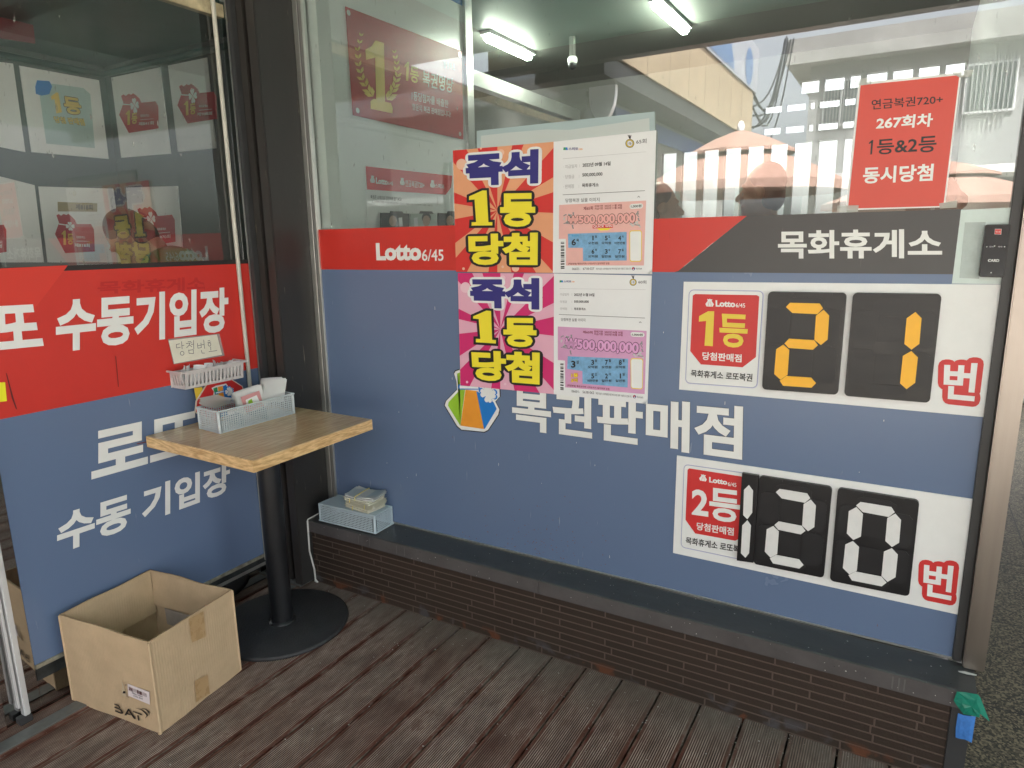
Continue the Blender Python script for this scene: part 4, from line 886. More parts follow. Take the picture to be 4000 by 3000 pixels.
# ------------------------------------------------------------------ baskets
def perforated(mb, o, du, dv, nu, nv, fu, fv, th, m, bu=0, bv=0):
    """sheet with nu x nv square holes; fu, fv = share of the pitch left as bar; bu, bv = solid border"""
    o, du, dv = Vector(o), Vector(du), Vector(dv); n = du.cross(dv).normalized()*th
    def cuts(k, f, b):
        c = [0.0]; w_ = (1-2*b)/k
        for i in range(k): c += [b+i*w_+w_*f/2, b+(i+1)*w_-w_*f/2]
        return c+[1.0]
    U, V = cuts(nu, fu, bu), cuts(nv, fv, bv); vs = []; idx = {}
    def vid(i, j, s):
        if (i, j, s) not in idx: idx[(i, j, s)] = len(vs); vs.append(o+du*U[i]+dv*V[j]+(n if s else Vector((0, 0, 0))))
        return idx[(i, j, s)]
    fs = []
    for i in range(len(U)-1):
        for j in range(len(V)-1):
            if i % 2 and j % 2:
                c = [(i, j), (i+1, j), (i+1, j+1), (i, j+1)]
                for a in range(4): p, q_ = c[a], c[(a+1) % 4]; fs.append([vid(*p, 0), vid(*q_, 0), vid(*q_, 1), vid(*p, 1)])
                continue
            fs.append([vid(i, j, 0), vid(i, j+1, 0), vid(i+1, j+1, 0), vid(i+1, j, 0)]); fs.append([vid(i, j, 1), vid(i+1, j, 1), vid(i+1, j+1, 1), vid(i, j+1, 1)])
    mb.add(vs, fs, m)
def basket(root, P, z0, z1, m, nl, ns, nv, flip=False, floor_hole=True):
    """P: four base corners (counter-clockwise); nl, ns holes along the sides"""
    P = [Vector((p[0], p[1], z0)) for p in P]; c = sum(P, Vector())/4; h = Vector((0, 0, z1-z0))
    ins = lambda p, k: c+(p-c)*k
    b = MB()
    for i in range(4):
        a, d_ = P[i], P[(i+1) % 4]; L_ = (d_-a).length; k = nl if L_ > .2 else ns
        a2, d2 = lerp(a, d_, .012/L_), lerp(a, d_, 1-.012/L_)
        perforated(b, a2+h*.06, d2-a2, h*.86, k, nv, .36, .36, .0012, m)
    b.build('side_wall', root)
    for i in range(4):
        b = MB(); a, d_ = P[i], P[(i+1) % 4]; dr_ = (d_-a).normalized(); nn = Vector((dr_.y, -dr_.x, 0))
        prev = (P[i-1]-a).normalized()
        b.tube([a+dr_*.004+prev*.004, a+dr_*.004+prev*.004+h*.985], .0062, m, 8); b.build('corner_post', root)
    b = MB(); zt = h*(.975 if not flip else .03); zf = h*(.02 if not flip else .965)
    loop = [ins(p, 1.008)+zt for p in P]+[ins(P[0], 1.008)+zt]
    for i in range(4): b.tube([loop[i], loop[i+1]], .0034, m, 8)
    b.build('rim', root)
    b = MB(); q = [ins(p, .985)+zf for p in P]
    perforated(b, q[0], q[1]-q[0], q[3]-q[0], nl if (q[1]-q[0]).length > .2 else ns, ns if (q[1]-q[0]).length > .2 else nl, .5, .5, .0016, m)
    for i in range(4): b.tube([q[i], q[(i+1) % 4]], .0032, m, 8)
    for p in q: b.tube([p+(c+zf-p).normalized()*.006, p+(c+zf-p).normalized()*.022], .0045, m, 8)
    b.build('floor_grid', root)
zt8 = (Vector((0, 0, .8003)), RZ)
bf, bl_, br_ = at('X', 859, 1695, zt8), at('X', 778, 1674, zt8), at('X', 1153, 1614, zt8)
P = [bl_, bf, br_, bl_+br_-bf]
tbk = thing('mesh_basket', 'pale grey mesh basket full of plastic sleeves standing on the wooden table', 'basket', (*((bl_+br_)/2).xy, .8))
basket(tbk, P, .8005, .882, basket_m, 34, 13, 9)
b = MB(); mid = [lerp(P[0], P[3], t) for t in (.30, .62)]; m2 = [lerp(P[1], P[2], t) for t in (.30, .62)]
for a, c in zip(mid, m2):
    a = lerp(a, c, .03); c = lerp(a, c, .97); b.slab([a+RZ*.004, c+RZ*.004, c+RZ*.05, a+RZ*.05], (c-a).cross(RZ).normalized(), .002, mat('blue_divider', (.25, .36, .42), .4))
b.build('divider', tbk)
lbk = thing('mesh_basket', 'pale blue mesh basket turned upside down on the dark slate ledge', 'basket', (-1.93, 1.99, .302))
basket(lbk, [(-2.085, 1.930), (-1.781, 1.938), (-1.783, 2.052), (-2.083, 2.046)], .3015, .380, basket_m2, 38, 13, 9, flip=True)

# sleeve bundles -------------------------------------------------------------
def sheet(mb, c, ex, ey, up, m, bend=0, seed=0, n=5):
    """one flexible plastic sleeve: a bent quad with thickness from n strips"""
    vs = []
    rr = random.Random(seed); tw = rr.uniform(-.4, .4)
    for i in range(n+1):
        t = i/n*2-1
        for s in (-1, 1): vs.append(c+ex*t+ey*s+up*(bend*(t*t)+tw*bend*t*s))
    mb.add(vs, [[2*i, 2*i+2, 2*i+3, 2*i+1] for i in range(n)], m, True)
st = thing('sleeve_stack', 'stack of clear plastic sleeve bundles held by yellow rubber bands, on the upside-down basket', 'sleeves', (-1.87, 1.99, .381))
z = .3835; rr = random.Random(11)
for k, (rot, m, ox) in enumerate(((-.10, poly_y, .0), (.10, poly_y, .006), (-.04, poly_y, -.004), (.16, poly_m, .004))):
    b = MB(); cx, cyy = -1.872+ox, 1.988
    for i in range(9):
        a = rot+rr.uniform(-.10, .10); ex = Vector((math.cos(a), math.sin(a), 0))*rr.uniform(.066, .072); ey = Vector((-math.sin(a), math.cos(a), 0))*rr.uniform(.046, .051)
        if i == 0: core_z = z
        sheet(b, Vector((cx+rr.uniform(-.005, .005), cyy+rr.uniform(-.004, .004), z)), ex, ey, RZ, (m if i < 8 or k < 3 else poly_top), .004+.004*(k == 3), rr.random()); z += .0016
    ca, sa = math.cos(rot), math.sin(rot)
    b.slab([Vector((cx+x*ca-y*sa, cyy+x*sa+y*ca, z-.0006)) for x, y in ((-.066, -.046), (.066, -.046), (.066, .046), (-.066, .046))], (0, 0, 1), z-core_z, m)
    bo = b.build('sleeve_bundle', st)
    b = MB(); a = rot; ex = Vector((math.cos(a), math.sin(a), 0)); ey = Vector((-math.sin(a), math.cos(a), 0)); c0 = Vector((cx, cyy, z+.0005)); dx = (-.018, .03, -.03, -.016)[k]
    lo = c0-RZ*.016; b.tube([lo+ex*dx-ey*.055, c0+ex*dx-ey*.054, c0+ex*dx+RZ*.0015, c0+ex*dx+ey*.054, lo+ex*dx+ey*.055], .0016, band_m, 6); b.build('rubber_band', bo)
    z += .0012
def bag_pack(name, label, c, ex, ey, nrm, n, m, card=None, seed=1):
    """upright pack of sleeves: centre c, half axes ex, ey, stacked along nrm"""
    root = thing(name, label, 'sleeves', c-ey)
    b = MB(); rr = random.Random(seed); nrm = Vector(nrm)
    for i in range(n):
        sheet(b, c+nrm*(i*.0028+rr.uniform(-.0006, .0006))+ex*rr.uniform(-.07, .07), ex, ey*rr.uniform(.94, 1.04), nrm, m, .0045, rr.random())
    b.build('sleeves', root)
    if card:
        q = [c+nrm*(n*.0028+.004)+ex*u+ey*v for u, v in ((-.72, .62), (.72, .62), (.72, -.9), (-.72, -.9))]
        b = MB(); b.poly(q, card); b.build('printed_card', root)
        b = MB(); b.poly([bil(q, *p)+nrm*.0006 for p in ((.2, .25), (.8, .2), (.85, .6), (.5, .75), (.15, .6))], letterw); b.poly([bil(q, *p)+nrm*.0012 for p in ((.3, .35), (.5, .3), (.5, .65), (.25, .58))], LIM); b.build('card_emblem', root)
    return root
bx = (P[1]-P[0]).normalized(); by = (P[3]-P[0]).normalized()
c0 = lerp(lerp(P[0], P[1], .5), lerp(P[3], P[2], .5), .09)
bag_pack('sleeve_pack', 'pile of clear sleeves lying flat over the near end of the table basket', Vector((c0.x-.004, c0.y+.012, .889)), bx*.054, by*.038, RZ+by*.25-bx*.1, 8, poly_m, None, 4)
pinkcard = mat('rose_card_seen_through_plastic', (.62, .30, .30), .3)
bag_pack('sleeve_pack', 'clear sleeve pack with a pink card inside, leaning in the middle of the table basket', lerp(lerp(P[0], P[1], .5), lerp(P[3], P[2], .5), .50)+RZ*.085, by*.058+RZ*.006, RZ*.042-by*.010, bx*1.0-by*.1, 12, poly_m, pinkcard, 6)
bag_pack('sleeve_pack', 'thick pack of clear sleeves standing tall at the far end of the table basket', lerp(lerp(P[0], P[1], .45), lerp(P[3], P[2], .45), .83)+RZ*.100, by*.050-RZ*.006, RZ*.044+by*.012, bx*1.0-by*.25, 16, poly_m, None, 8)
b = MB(); c = lerp(lerp(P[0], P[1], .55), lerp(P[3], P[2], .55), .30)+RZ*.05; b.tube([c-by*.03, c+by*.045], .009, mat('white_marker', (.75, .76, .78), .4), 10); b.tube([c-by*.055, c-by*.031], .0095, mat('blue_marker_cap', (.06, .18, .42), .4), 10)
tag(b.build('marker_pen'), 'white marker pen with a blue cap lying inside the table basket', 'pen')

# ------------------------------------------------------------------ red octagon plate behind the basket
ox = (Vector((-2.262, 0, 0)), Vector((1, 0, 0)))
oc = thing('octagon_sign', 'red octagonal plate with a colourful pouch and clover emblem, leaning behind the table basket', 'sign', at('N', 800, 880, ox))
OC = [(600, 700), (690, 552), (868, 502), (985, 575), (1020, 690), (950, 830), (770, 890), (590, 795)]
b = MB(); p = pts('N', OC, ox); c = sum(p, Vector())/len(p); b.slab([c+(v-c)*1.04-RX*.001 for v in p], (1, 0, 0), .004, mat('cream_plate_edge', (.66, .60, .50), .5)); b.slab(p, (1, 0, 0), .0008, M('shield_red_print')); b.build('plate', oc)
b = MB(); k = .0008
b.poly(pts('N', [(722, 588), (760, 568), (800, 560), (848, 548), (868, 578), (910, 590), (915, 630), (905, 660), (930, 720), (760, 720), (735, 650), (742, 620)], ox, k), letterw)
b.poly(pts('N', [(735, 592), (770, 580), (790, 700), (752, 700), (752, 640)], ox, k*2), GRN); b.poly(pts('N', [(775, 580), (818, 570), (835, 700), (790, 700)], ox, k*2.2), ORG); b.poly(pts('N', [(820, 572), (846, 560), (862, 600), (912, 700), (836, 700)], ox, k*2.4), BLU)
b.poly(pts('N', [(752, 624), (832, 606), (834, 622), (756, 642)], ox, k*3), BLU); b.poly(pts('N', [(758, 627), (830, 611), (831, 618), (760, 636)], ox, k*3.5), letterw)
for h in heart_clover(at('N', 872, 618, ox, k*3), LY, RZ, .021): b.poly(h, BLU)
for h in heart_clover(at('N', 872, 618, ox, k*4), LY, RZ, .017): b.poly(h, letterw)
b.build('emblem', oc)
b = MB(); b.slab(pts('N', [(572, 588), (640, 580), (655, 640), (620, 700), (590, 690)], (Vector((-2.27, 0, 0)), RX)), (1, 0, 0), .001, mat('yellow_card', (.80, .58, .05), .45, var=.1, vscale=30))
tag(b.build('yellow_card'), 'crumpled yellow card peeking out left of the red octagonal plate', 'card')

# ------------------------------------------------------------------ wall basket with slips and hand-written note
wb = thing('wall_basket', 'grey slotted plastic basket hung on the red film, holding white lottery slips', 'basket', (-2.26, 1.6, .95))
y0, y1, z0, z1 = 1.468, 1.738, .950, 1.010; dX = .078; X0_ = -2.2975
b = MB()
perforated(b, (X0_+dX-.008, y0+.010, z0), (0, y1-y0-.02, 0), (.008, 0, z1-z0), 15, 1, .55, .22, .002, basket_m3, .03, .06)
perforated(b, (X0_, y0+.010, z0), (dX-.008, 0, 0), (0, -.008, z1-z0), 4, 1, .55, .22, -.002, basket_m3, .06, .06)
perforated(b, (X0_, y1-.010, z0), (dX-.008, 0, 0), (0, .008, z1-z0), 4, 1, .55, .22, .002, basket_m3, .06, .06)
b.box((X0_, y0+.012, z0-.002), (X0_+dX-.01, y1-.012, z0+.001), basket_m3); b.box((X0_-.0005, y0+.002, z0+.001), (X0_+.0015, y1-.002, z1), basket_m3); b.build('tray', wb)
b = MB()
for a, c in (((X0_, y0-.006), (X0_+dX+.006, y0-.006)), ((X0_+dX+.004, y0-.008), (X0_+dX+.004, y1+.008)), ((X0_, y1+.006), (X0_+dX+.006, y1+.006))):
    b.box((min(a[0], c[0])-.004, min(a[1], c[1])-.004, z1-.001+.0004*a[1]), (max(a[0], c[0])+.004, max(a[1], c[1])+.004, z1+.0055+.0004*a[1]), basket_m3, .0015)
b.build('rim', wb)
rr = random.Random(2); slip = mat('white_slip_paper', (.78, .77, .78), .6, speck=.35, scol=(.2, .2, .22, 1))
for i in range(16):
    b = MB(); yy = y0+.02+i*.0150+rr.uniform(-.004, .004); xx = X0_+.035+rr.uniform(-.018, .018); a = rr.uniform(-.5, .5); ti = rr.uniform(-.35, .35)
    ex = Vector((math.cos(a)*.4, math.sin(a), ti*.4)).normalized()*rr.uniform(.016, .026); up = Vector((.25+rr.uniform(-.3, .3), ti, 1)).normalized()
    c = Vector((xx, yy, z0+.038+rr.uniform(-.004, .010)))
    sheet(b, c, ex, up*rr.uniform(.026, .034), ex.cross(up).normalized(), slip, .006, rr.random())
    o = b.build('lottery_slip'); tag(o, 'folded white lottery slip standing in the grey wall basket', 'slip', 'white slips in the wall basket')
nt_ = thing('handwritten_note', 'cream handwritten note in a clear sleeve leaning against the red film above the grey basket', 'note', at('N', 395, 383, 'L', .004))
qn = pts('N', [(345, 165), (790, 118), (835, 308), (395, 384)], 'L', .006); b = MB(); b.slab(qn, (1, 0, 0), .0008, mat('clear_note_sleeve', (.60, .55, .52), .2, trans=.55)); b.build('sleeve', nt_)
qn = pts('N', [(350, 178), (768, 125), (812, 300), (400, 378)], 'L', .0068); b = MB(); b.poly(qn, mat('cream_note_paper', (.74, .72, .60), .6, var=.06, vscale=30)); b.build('paper', nt_)
b = MB()
def stroke(l, wpx=4.5):
    for (xa, ya), (xb, yb) in zip(l, l[1:]):
        L_ = math.hypot(xb-xa, yb-ya) or 1; nx, ny = -(yb-ya)/L_*wpx/2, (xb-xa)/L_*wpx/2; ex, ey = (xb-xa)/L_*1.2, (yb-ya)/L_*1.2
        b.poly(pts('N', [(xa+nx-ex, ya+ny-ey), (xb+nx+ex, yb+ny+ey), (xb-nx+ex, yb-ny+ey), (xa-nx-ex, ya-ny-ey)], 'L', .0074), grey_ink)
def ring(cx, cy_, rx, ry): stroke([(cx+rx*math.cos(t*.5236), cy_+ry*math.sin(t*.5236)) for t in range(13)])
for l in ([(446, 205), (418, 212), (420, 242), (452, 236)], [(462, 186), (468, 250)], [(466, 222), (484, 218)], [(518, 188), (545, 184)], [(502, 204), (552, 196)], [(534, 200), (526, 220), (506, 240)], [(530, 216), (552, 232)], [(566, 176), (568, 250)], [(546, 212), (566, 208)],
          [(524, 258), (528, 288), (566, 290), (564, 256), (526, 262)], [(600, 202), (604, 244), (634, 238), (630, 198)], [(602, 222), (632, 218)], [(636, 214), (656, 212)], [(654, 172), (662, 246)], [(634, 262), (640, 286), (662, 286)], [(690, 180), (708, 176)], [(688, 194), (716, 190)], [(714, 232), (716, 262)], [(698, 274), (768, 264)]): stroke(l)
ring(468, 288, 16, 17); ring(704, 212, 12, 14)
b.build('handwriting', nt_)

# ------------------------------------------------------------------ cardboard box
bxr = thing('cardboard_box', 'open brown cardboard box with a black logo and a barcode label, on the deck', 'box', (-2.07, 1.16, 0))
Fp, Rp, Lp = Vector((-1.849, 1.015, 0)), Vector((-1.897, 1.344, 0)), Vector((-2.252, .970, 0)); Bp = Lp+Rp-Fp+Vector((.012, .0, 0)); HB = .310
def wall_panel(mb, a, c, h, th, m, seed, zb=.0, n=14, k=8):
    """thin cardboard wall a->c with slightly wavy, dented faces"""
    rr = random.Random(seed); d_ = (c-a); nn = Vector((d_.y, -d_.x, 0)).normalized(); L_ = d_.length
    ph = [rr.uniform(0, 6.28) for _ in range(4)]
    def dis(u, v): return .0022*math.sin(3.1*u*3+ph[0])*math.sin(math.pi*u)*v+.0014*math.sin(9*u+5*v+ph[1])*math.sin(math.pi*u)
    def tz(u): return zb+(h)*1.0+.0018*math.sin(7*u+ph[2])*math.sin(math.pi*u)
    for s in (0, 1):
        vs = []; fs = []
        for j in range(k+1):
            for i in range(n+1):
                u, v = i/n, j/k; vs.append(a+d_*u+nn*(dis(u, v)-th*s)+RZ*(zb+.0008*math.sin(13*u+ph[3])*(1-v)+(tz(u)-zb)*v))
        for j in range(k):
            for i in range(n):
                f = [j*(n+1)+i, j*(n+1)+i+1, (j+1)*(n+1)+i+1, (j+1)*(n+1)+i]; fs.append(f if s == 0 else f[::-1])
        mb.add(vs, fs, m, True)
        if s == 0: top0 = vs[-(n+1):]
        else: mb.add(top0+vs[-(n+1):], [[i, i+1, i+1+n+1, i+n+1] for i in range(n)], mat('kraft_cut_edge', (.40, .28, .16), .85, var=.3, vscale=220))
b = MB(); wall_panel(b, Lp, Fp, HB, .005, kraft, 1); b.build('front_panel', bxr)
b = MB(); wall_panel(b, Fp, Rp, HB, .005, kraft, 2); b.build('side_panel', bxr)
b = MB(); wall_panel(b, Rp, Bp, HB, .005, kraft, 3); b.build('back_panel', bxr)
b = MB(); wall_panel(b, Bp, Lp, HB, .005, kraft, 4); b.build('side_panel', bxr)
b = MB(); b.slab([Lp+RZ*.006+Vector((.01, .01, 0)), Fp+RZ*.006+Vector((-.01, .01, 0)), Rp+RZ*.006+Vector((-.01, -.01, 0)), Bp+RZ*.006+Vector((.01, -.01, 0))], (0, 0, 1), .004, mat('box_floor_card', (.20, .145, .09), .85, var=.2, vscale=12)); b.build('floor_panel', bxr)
# inner flaps folded down inside
fin = Vector((.0, 0, 0))
def flap(a, c, nn, m, top, drop, tilt, name, seed, s0=.02, s1=.98):
    b = MB(); d_ = c-a; n = 10; vs = []; rr = random.Random(seed); nn = Vector(nn)
    p0, p1 = a+d_*s0, a+d_*s1; k = 6
    for j in range(k+1):
        for i in range(n+1):
            u, v = i/n, j/k; vs.append(p0+(p1-p0)*u+RZ*(top-drop*v)+nn*(.007+tilt*v+.002*math.sin(5*u+seed)*v))
    b.add(vs, [[j*(n+1)+i, j*(n+1)+i+1, (j+1)*(n+1)+i+1, (j+1)*(n+1)+i] for j in range(k) for i in range(n)], m, True); return b.build(name, bxr)
flap(Lp, Bp, (1, -.1, 0), kraft, HB-.004, .155, .014, 'inner_flap', 1)
flap(Bp, Rp, (.1, -1, 0), kraft, HB-.004, .125, .006, 'inner_flap', 2, .04, .97)
b = MB(); dd = (Rp-Bp); nn = Vector((.1, -1, 0)); pz = Bp+dd*.42
b.slab([Bp+dd*.20+nn*.022+RZ*.185, Bp+dd*.80+nn*.022+RZ*.180, Bp+dd*.80+nn*.020+RZ*.115, Bp+dd*.20+nn*.020+RZ*.120], nn, .001, kraft_grey); b.build('torn_patch', bxr)
# tapes, creases, label, logo
pf = (Fp, Vector(((Fp-Lp).y, -(Fp-Lp).x, 0)).normalized()); ps = (Fp, Vector(((Rp-Fp).y, -(Rp-Fp).x, 0)).normalized())
b = MB(); b.poly(pts('G', [(1165, 660), (1255, 612), (1270, 770), (1185, 806)], ps, .0038), tape_b); b.build('parcel_tape', bxr); b = MB(); b.poly(pts('G', [(1203, 1045), (1282, 1005), (1295, 1120), (1212, 1175)], ps, .0038), tape_b); b.build('parcel_tape', bxr)
b = MB(); b.poly(pts('U', [(1318, 90), (1695, 235), (1705, 455), (1332, 300)], pf, .0040), label_m)
barcode(b, 'U', [(1340, 142), (1640, 262), (1645, 325), (1345, 205)], pf, .0046, M('dark_wine_print'), 17, 9)
tx(b, 'R0640212 7568207', 'U', [(1398, 240), (1585, 312), (1585, 330), (1398, 260)], pf, .0046, grey_ink, .02); tx(b, '군산리조 폭복원', 'U', [(1415, 285), (1580, 345), (1580, 370), (1415, 308)], pf, .0046, grey_ink, .02)
b.build('barcode_label', bxr)
b = MB()
k = .0042
for l in ([(1085, 432), (1165, 462), (1195, 500), (1180, 520), (1160, 480), (1090, 452)], [(1090, 485), (1170, 515), (1215, 540), (1245, 590), (1235, 612), (1200, 612), (1106, 572), (1104, 546), (1190, 585), (1215, 590), (1185, 545), (1092, 508)],
          [(1332, 520), (1350, 535), (1455, 690), (1452, 706), (1428, 700), (1340, 560), (1300, 640), (1262, 638)], [(1320, 600), (1372, 622), (1378, 640), (1310, 618)], [(1410, 560), (1572, 622), (1575, 640), (1418, 580)], [(1488, 632), (1508, 640), (1524, 730), (1500, 728)]): b.poly(pts('U', l, pf, k), black)
def arc(l0, l1):
    for i in range(len(l0)-1): b.poly(pts('U', [l0[i], l0[i+1], l1[i+1], l1[i]], pf, k), black)
arc([(1465, 510), (1560, 535), (1640, 590), (1672, 640), (1620, 698)], [(1465, 514), (1550, 545), (1615, 598), (1648, 640), (1622, 694)])
arc([(1562, 512), (1640, 530), (1695, 575), (1700, 610), (1686, 648)], [(1562, 516), (1625, 540), (1672, 580), (1684, 612), (1684, 646)])
b.build('box_logo', bxr)
b = MB(); b.poly(pts('U', [(1218, 30), (1235, 70), (1275, 200), (1300, 300), (1280, 320), (1230, 290), (1212, 240), (1225, 150)], pf, .0040), mat('torn_kraft', (.52, .42, .28), .9, var=.2, vscale=80)); b.poly(pts('U', [(1250, 215), (1282, 232), (1278, 260), (1232, 258)], pf, .0046), black)
for l in ([(1278, 102), (1310, 114), (1310, 119), (1284, 109), (1284, 136), (1278, 134)], [(1305, 285), (1310, 285), (1312, 312), (1345, 325), (1345, 331), (1306, 317)]): b.poly(pts('U', l, pf, .0044), grey_ink)
b.build('tear', bxr)
b = MB(); b.ell(Fp+Vector((.0, -.002, .004)), (.006, .006, .004), kraft, u=8, v=6); b.tube([Fp+RZ*.004, Fp+RZ*.15, Fp+RZ*.306], [.0048, .0038, .0036], kraft, 8); b.build('folded_edge', bxr)
for p_ in (Lp, Rp, Bp): b = MB(); b.tube([p_+RZ*.004, p_+RZ*.306], .0036, kraft, 8); b.build('folded_edge', bxr)

#@@INTERIOR@@
# ------------------------------------------------------------------ shop body: roof, interior, booth
roof = thing('shop_roof', 'flat dark roof and green-painted canopy over the shop front', 'roof', (0, 2, 2.8))
teal = mat('teal_soffit_paint', (.15, .42, .37), .5, var=.2, vscale=1.5)
b = MB(); b.box((-2.6, -.62, 2.83), (4.2, 2.055, 2.9), teal); b.build('canopy_soffit', roof)
b = MB(); b.box((-2.6, -.72, 2.70), (4.2, -.621, 3.05), frame_dark); b.build('edge_beam', roof)
b = MB(); b.box((-6, -.70, 2.905), (4.2, 7.2, 3.15), mat('dark_roof_sheet', (.06, .06, .06), .7)); b.build('roof_deck', roof)
room = thing('shop_interior', 'dim grey shop room seen through the clear glass', 'room', (-1, 4, 0))
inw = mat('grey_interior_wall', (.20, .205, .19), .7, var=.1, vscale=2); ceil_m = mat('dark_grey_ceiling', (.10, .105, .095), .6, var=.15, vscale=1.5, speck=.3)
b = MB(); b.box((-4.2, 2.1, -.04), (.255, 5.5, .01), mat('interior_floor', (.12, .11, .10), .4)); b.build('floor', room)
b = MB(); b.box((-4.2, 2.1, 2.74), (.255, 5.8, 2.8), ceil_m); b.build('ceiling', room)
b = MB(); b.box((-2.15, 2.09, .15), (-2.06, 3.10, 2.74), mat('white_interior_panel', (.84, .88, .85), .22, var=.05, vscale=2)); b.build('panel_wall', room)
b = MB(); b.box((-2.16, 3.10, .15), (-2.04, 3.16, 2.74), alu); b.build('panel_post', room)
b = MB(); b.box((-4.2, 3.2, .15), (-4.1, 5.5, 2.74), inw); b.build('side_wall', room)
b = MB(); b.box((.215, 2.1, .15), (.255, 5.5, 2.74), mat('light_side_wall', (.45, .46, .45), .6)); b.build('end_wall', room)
b = MB(); b.box((-2.0595, 2.1, 2.62), (-2.056, 3.10, 2.735), mat('blue_header_print', (.02, .13, .42), .4)); b.build('blue_header', room)
# back wall with tall slatted openings and three rows of small slots above
b = MB(); Yb = 5.5
def bw(x0, x1, z0, z1): b.box((x0, Yb, z0), (x1, Yb+.06, z1), inw)
bw(-4.2, -1.83, .15, 2.74); bw(-1.83, -.42, .15, 1.0); bw(.20, .255, .15, 2.74); bw(-.42, .20, .15, 2.46); bw(-1.83, .20, 2.545, 2.74)
x = -1.83
while x < -.43: bw(x, x+.045, 1.0, 2.13); x += .1645
bw(-1.83, -.42, 2.13, 2.20); bw(-1.83, -.42, 2.25, 2.35); bw(-1.83, -.42, 2.40, 2.46)
bw(-1.83, -1.02, 2.20, 2.25); bw(-1.83, -1.02, 2.35, 2.40); bw(-1.83, -.78, 2.46, 2.545)
for x in (-.90, -.74, -.68, -.52): bw(x, x+.03, 2.2, 2.25); bw(x, x+.03, 2.35, 2.40)
for x in (-.66, -.50, -.40, -.24, -.09, .06): bw(x, x+.035, 2.46, 2.545)
b.build('slatted_back_wall', room)
b = MB(); b.poly([(-1.9, Yb+.08, .9), (.22, Yb+.08, .9), (.22, Yb+.08, 2.6), (-1.9, Yb+.08, 2.6)], mat('mint_glazing', (.22, .36, .30), .3, trans=.50)); b.build('back_glazing', room)  # tinted pane added to dim the daylight through the openings
b = MB(); b.box((-3.2, 4.9, .15), (-2.2, 5.4, 1.9), mat('dim_cabinet', (.10, .10, .095), .5)); b.build('cabinet', room)
b = MB()
for z0, z1 in ((2.42, 2.51), (1.62, 1.68)): b.box((-2.52, 3.2, z0), (-2.45, 5.4, z1), mat('white_door_frame', (.40, .40, .38), .4))
b.box((-2.52, 3.2, .15), (-2.45, 3.26, 2.4), M('white_door_frame')); b.build('door_frame', room)
tube_m = mat('lit_lamp_cover', (.93, 1.0, .86), .4, emit=26)
for i, (x, l) in enumerate(((-2.40, 'left of the two lit ceiling lamps inside the shop, nearer the white panel wall'), (-1.315, 'right of the two lit ceiling lamps inside the shop, higher in the picture'))):
    r = thing('ceiling_lamp', l, 'ceiling lamp', (x, 4.15, 2.739), 'lit ceiling lamps')
    bm_ = MB(); bm_.box((x-.036, 3.86, 2.72), (x+.036, 4.46, 2.739), mat('lamp_base', (.5, .5, .5), .4)); bm_.build('lamp_base', r)
    bm_ = MB(); bm_.box((x-.026, 3.88, 2.684), (x+.026, 4.44, 2.7195), tube_m, .011); bm_.build('lamp_cover', r)
MB().box((-2.015, 4.265, 2.625), (-1.985, 4.295, 2.74), ceil_m).build('camera_mount', room)
cc_ = thing('security_camera', 'small white dome camera under the shop ceiling between the two lamps', 'security camera', (-2.0, 4.28, 2.6))
b = MB(); b.lathe((-2.0, 4.28, 2.58), [(.026, 0), (.032, .01), (.032, .030), (.022, .042)], white, 20); b.build('housing', cc_)
b = MB(); b.ell((-2.0, 4.28, 2.572), (.028, .028, .032), blackp); b.build('dome', cc_)

# framed banner, leaflet board and clip boards on the white inner wall ------------------
bn = thing('banner', 'dark red banner with a golden figure one in a laurel wreath, on the inner wall', 'banner', at('X', 1380, 450, 'I'))
bq = pts('X', [(1350, 25), (1805, 200), (1810, 545), (1380, 450)], 'I', .006)
b = MB(); b.slab(bq, (1, 0, 0), .003, mat('banner_maroon', (.46, .030, .030), .35, var=.12, vscale=4)); b.build('cloth', bn)
b = MB(); k = .0075; gold = mat('banner_gold', (.86, .64, .16), .35, var=.1)
b.poly(pts('B', [(940, 262), (995, 278), (1003, 660), (945, 650), (938, 372), (880, 388), (874, 322), (915, 300)], 'I', k), gold)
b.poly(pts('B', [(908, 655), (930, 640), (1040, 668), (1052, 700), (1050, 735), (910, 705)], 'I', k), gold)
b.build('golden_figure', bn)
b = MB(); rr = random.Random(4)
for sgn, path in ((0, [(845, 235), (825, 330), (835, 430), (860, 520), (905, 600), (945, 650)]), (1, [(1065, 345), (1078, 420), (1080, 500), (1060, 570), (1030, 630), (1000, 665)])):
    for i in range(len(path)-1):
        for t in (0, .5):
            x = lerp(path[i][0], path[i+1][0], t); y = lerp(path[i][1], path[i+1][1], t); L_ = 14+4*i+6*t
            a = math.atan2(path[i+1][1]-path[i][1], path[i+1][0]-path[i][0])
            for s_ in (-1, 1):
                aa = a+math.pi+s_*.55; ux, uy = math.cos(aa), math.sin(aa); vx, vy = -uy, ux
                b.poly(pts('B', [(x, y), (x+ux*L_*.9+vx*L_*.42, y+uy*L_*.9+vy*L_*.42), (x+ux*L_*1.9, y+uy*L_*1.9), (x+ux*L_*.9-vx*L_*.42, y+uy*L_*.9-vy*L_*.42)], 'I', k+.0004+.0001*(s_+1)), gold)
b.build('laurel_wreath', bn)
b = MB()
tx(b, '등', 'B', [(1165, 425), (1222, 440), (1220, 545), (1165, 528)], 'I', k, gold, .02)
b.poly(pts('B', [(1128, 425), (1148, 402), (1158, 404), (1152, 525), (1138, 522), (1141, 425), (1129, 440)], 'I', k), gold)
tx(b, '복권명당', 'B', [(1245, 455), (1447, 510), (1440, 605), (1245, 555)], 'I', k, letterw, .02)
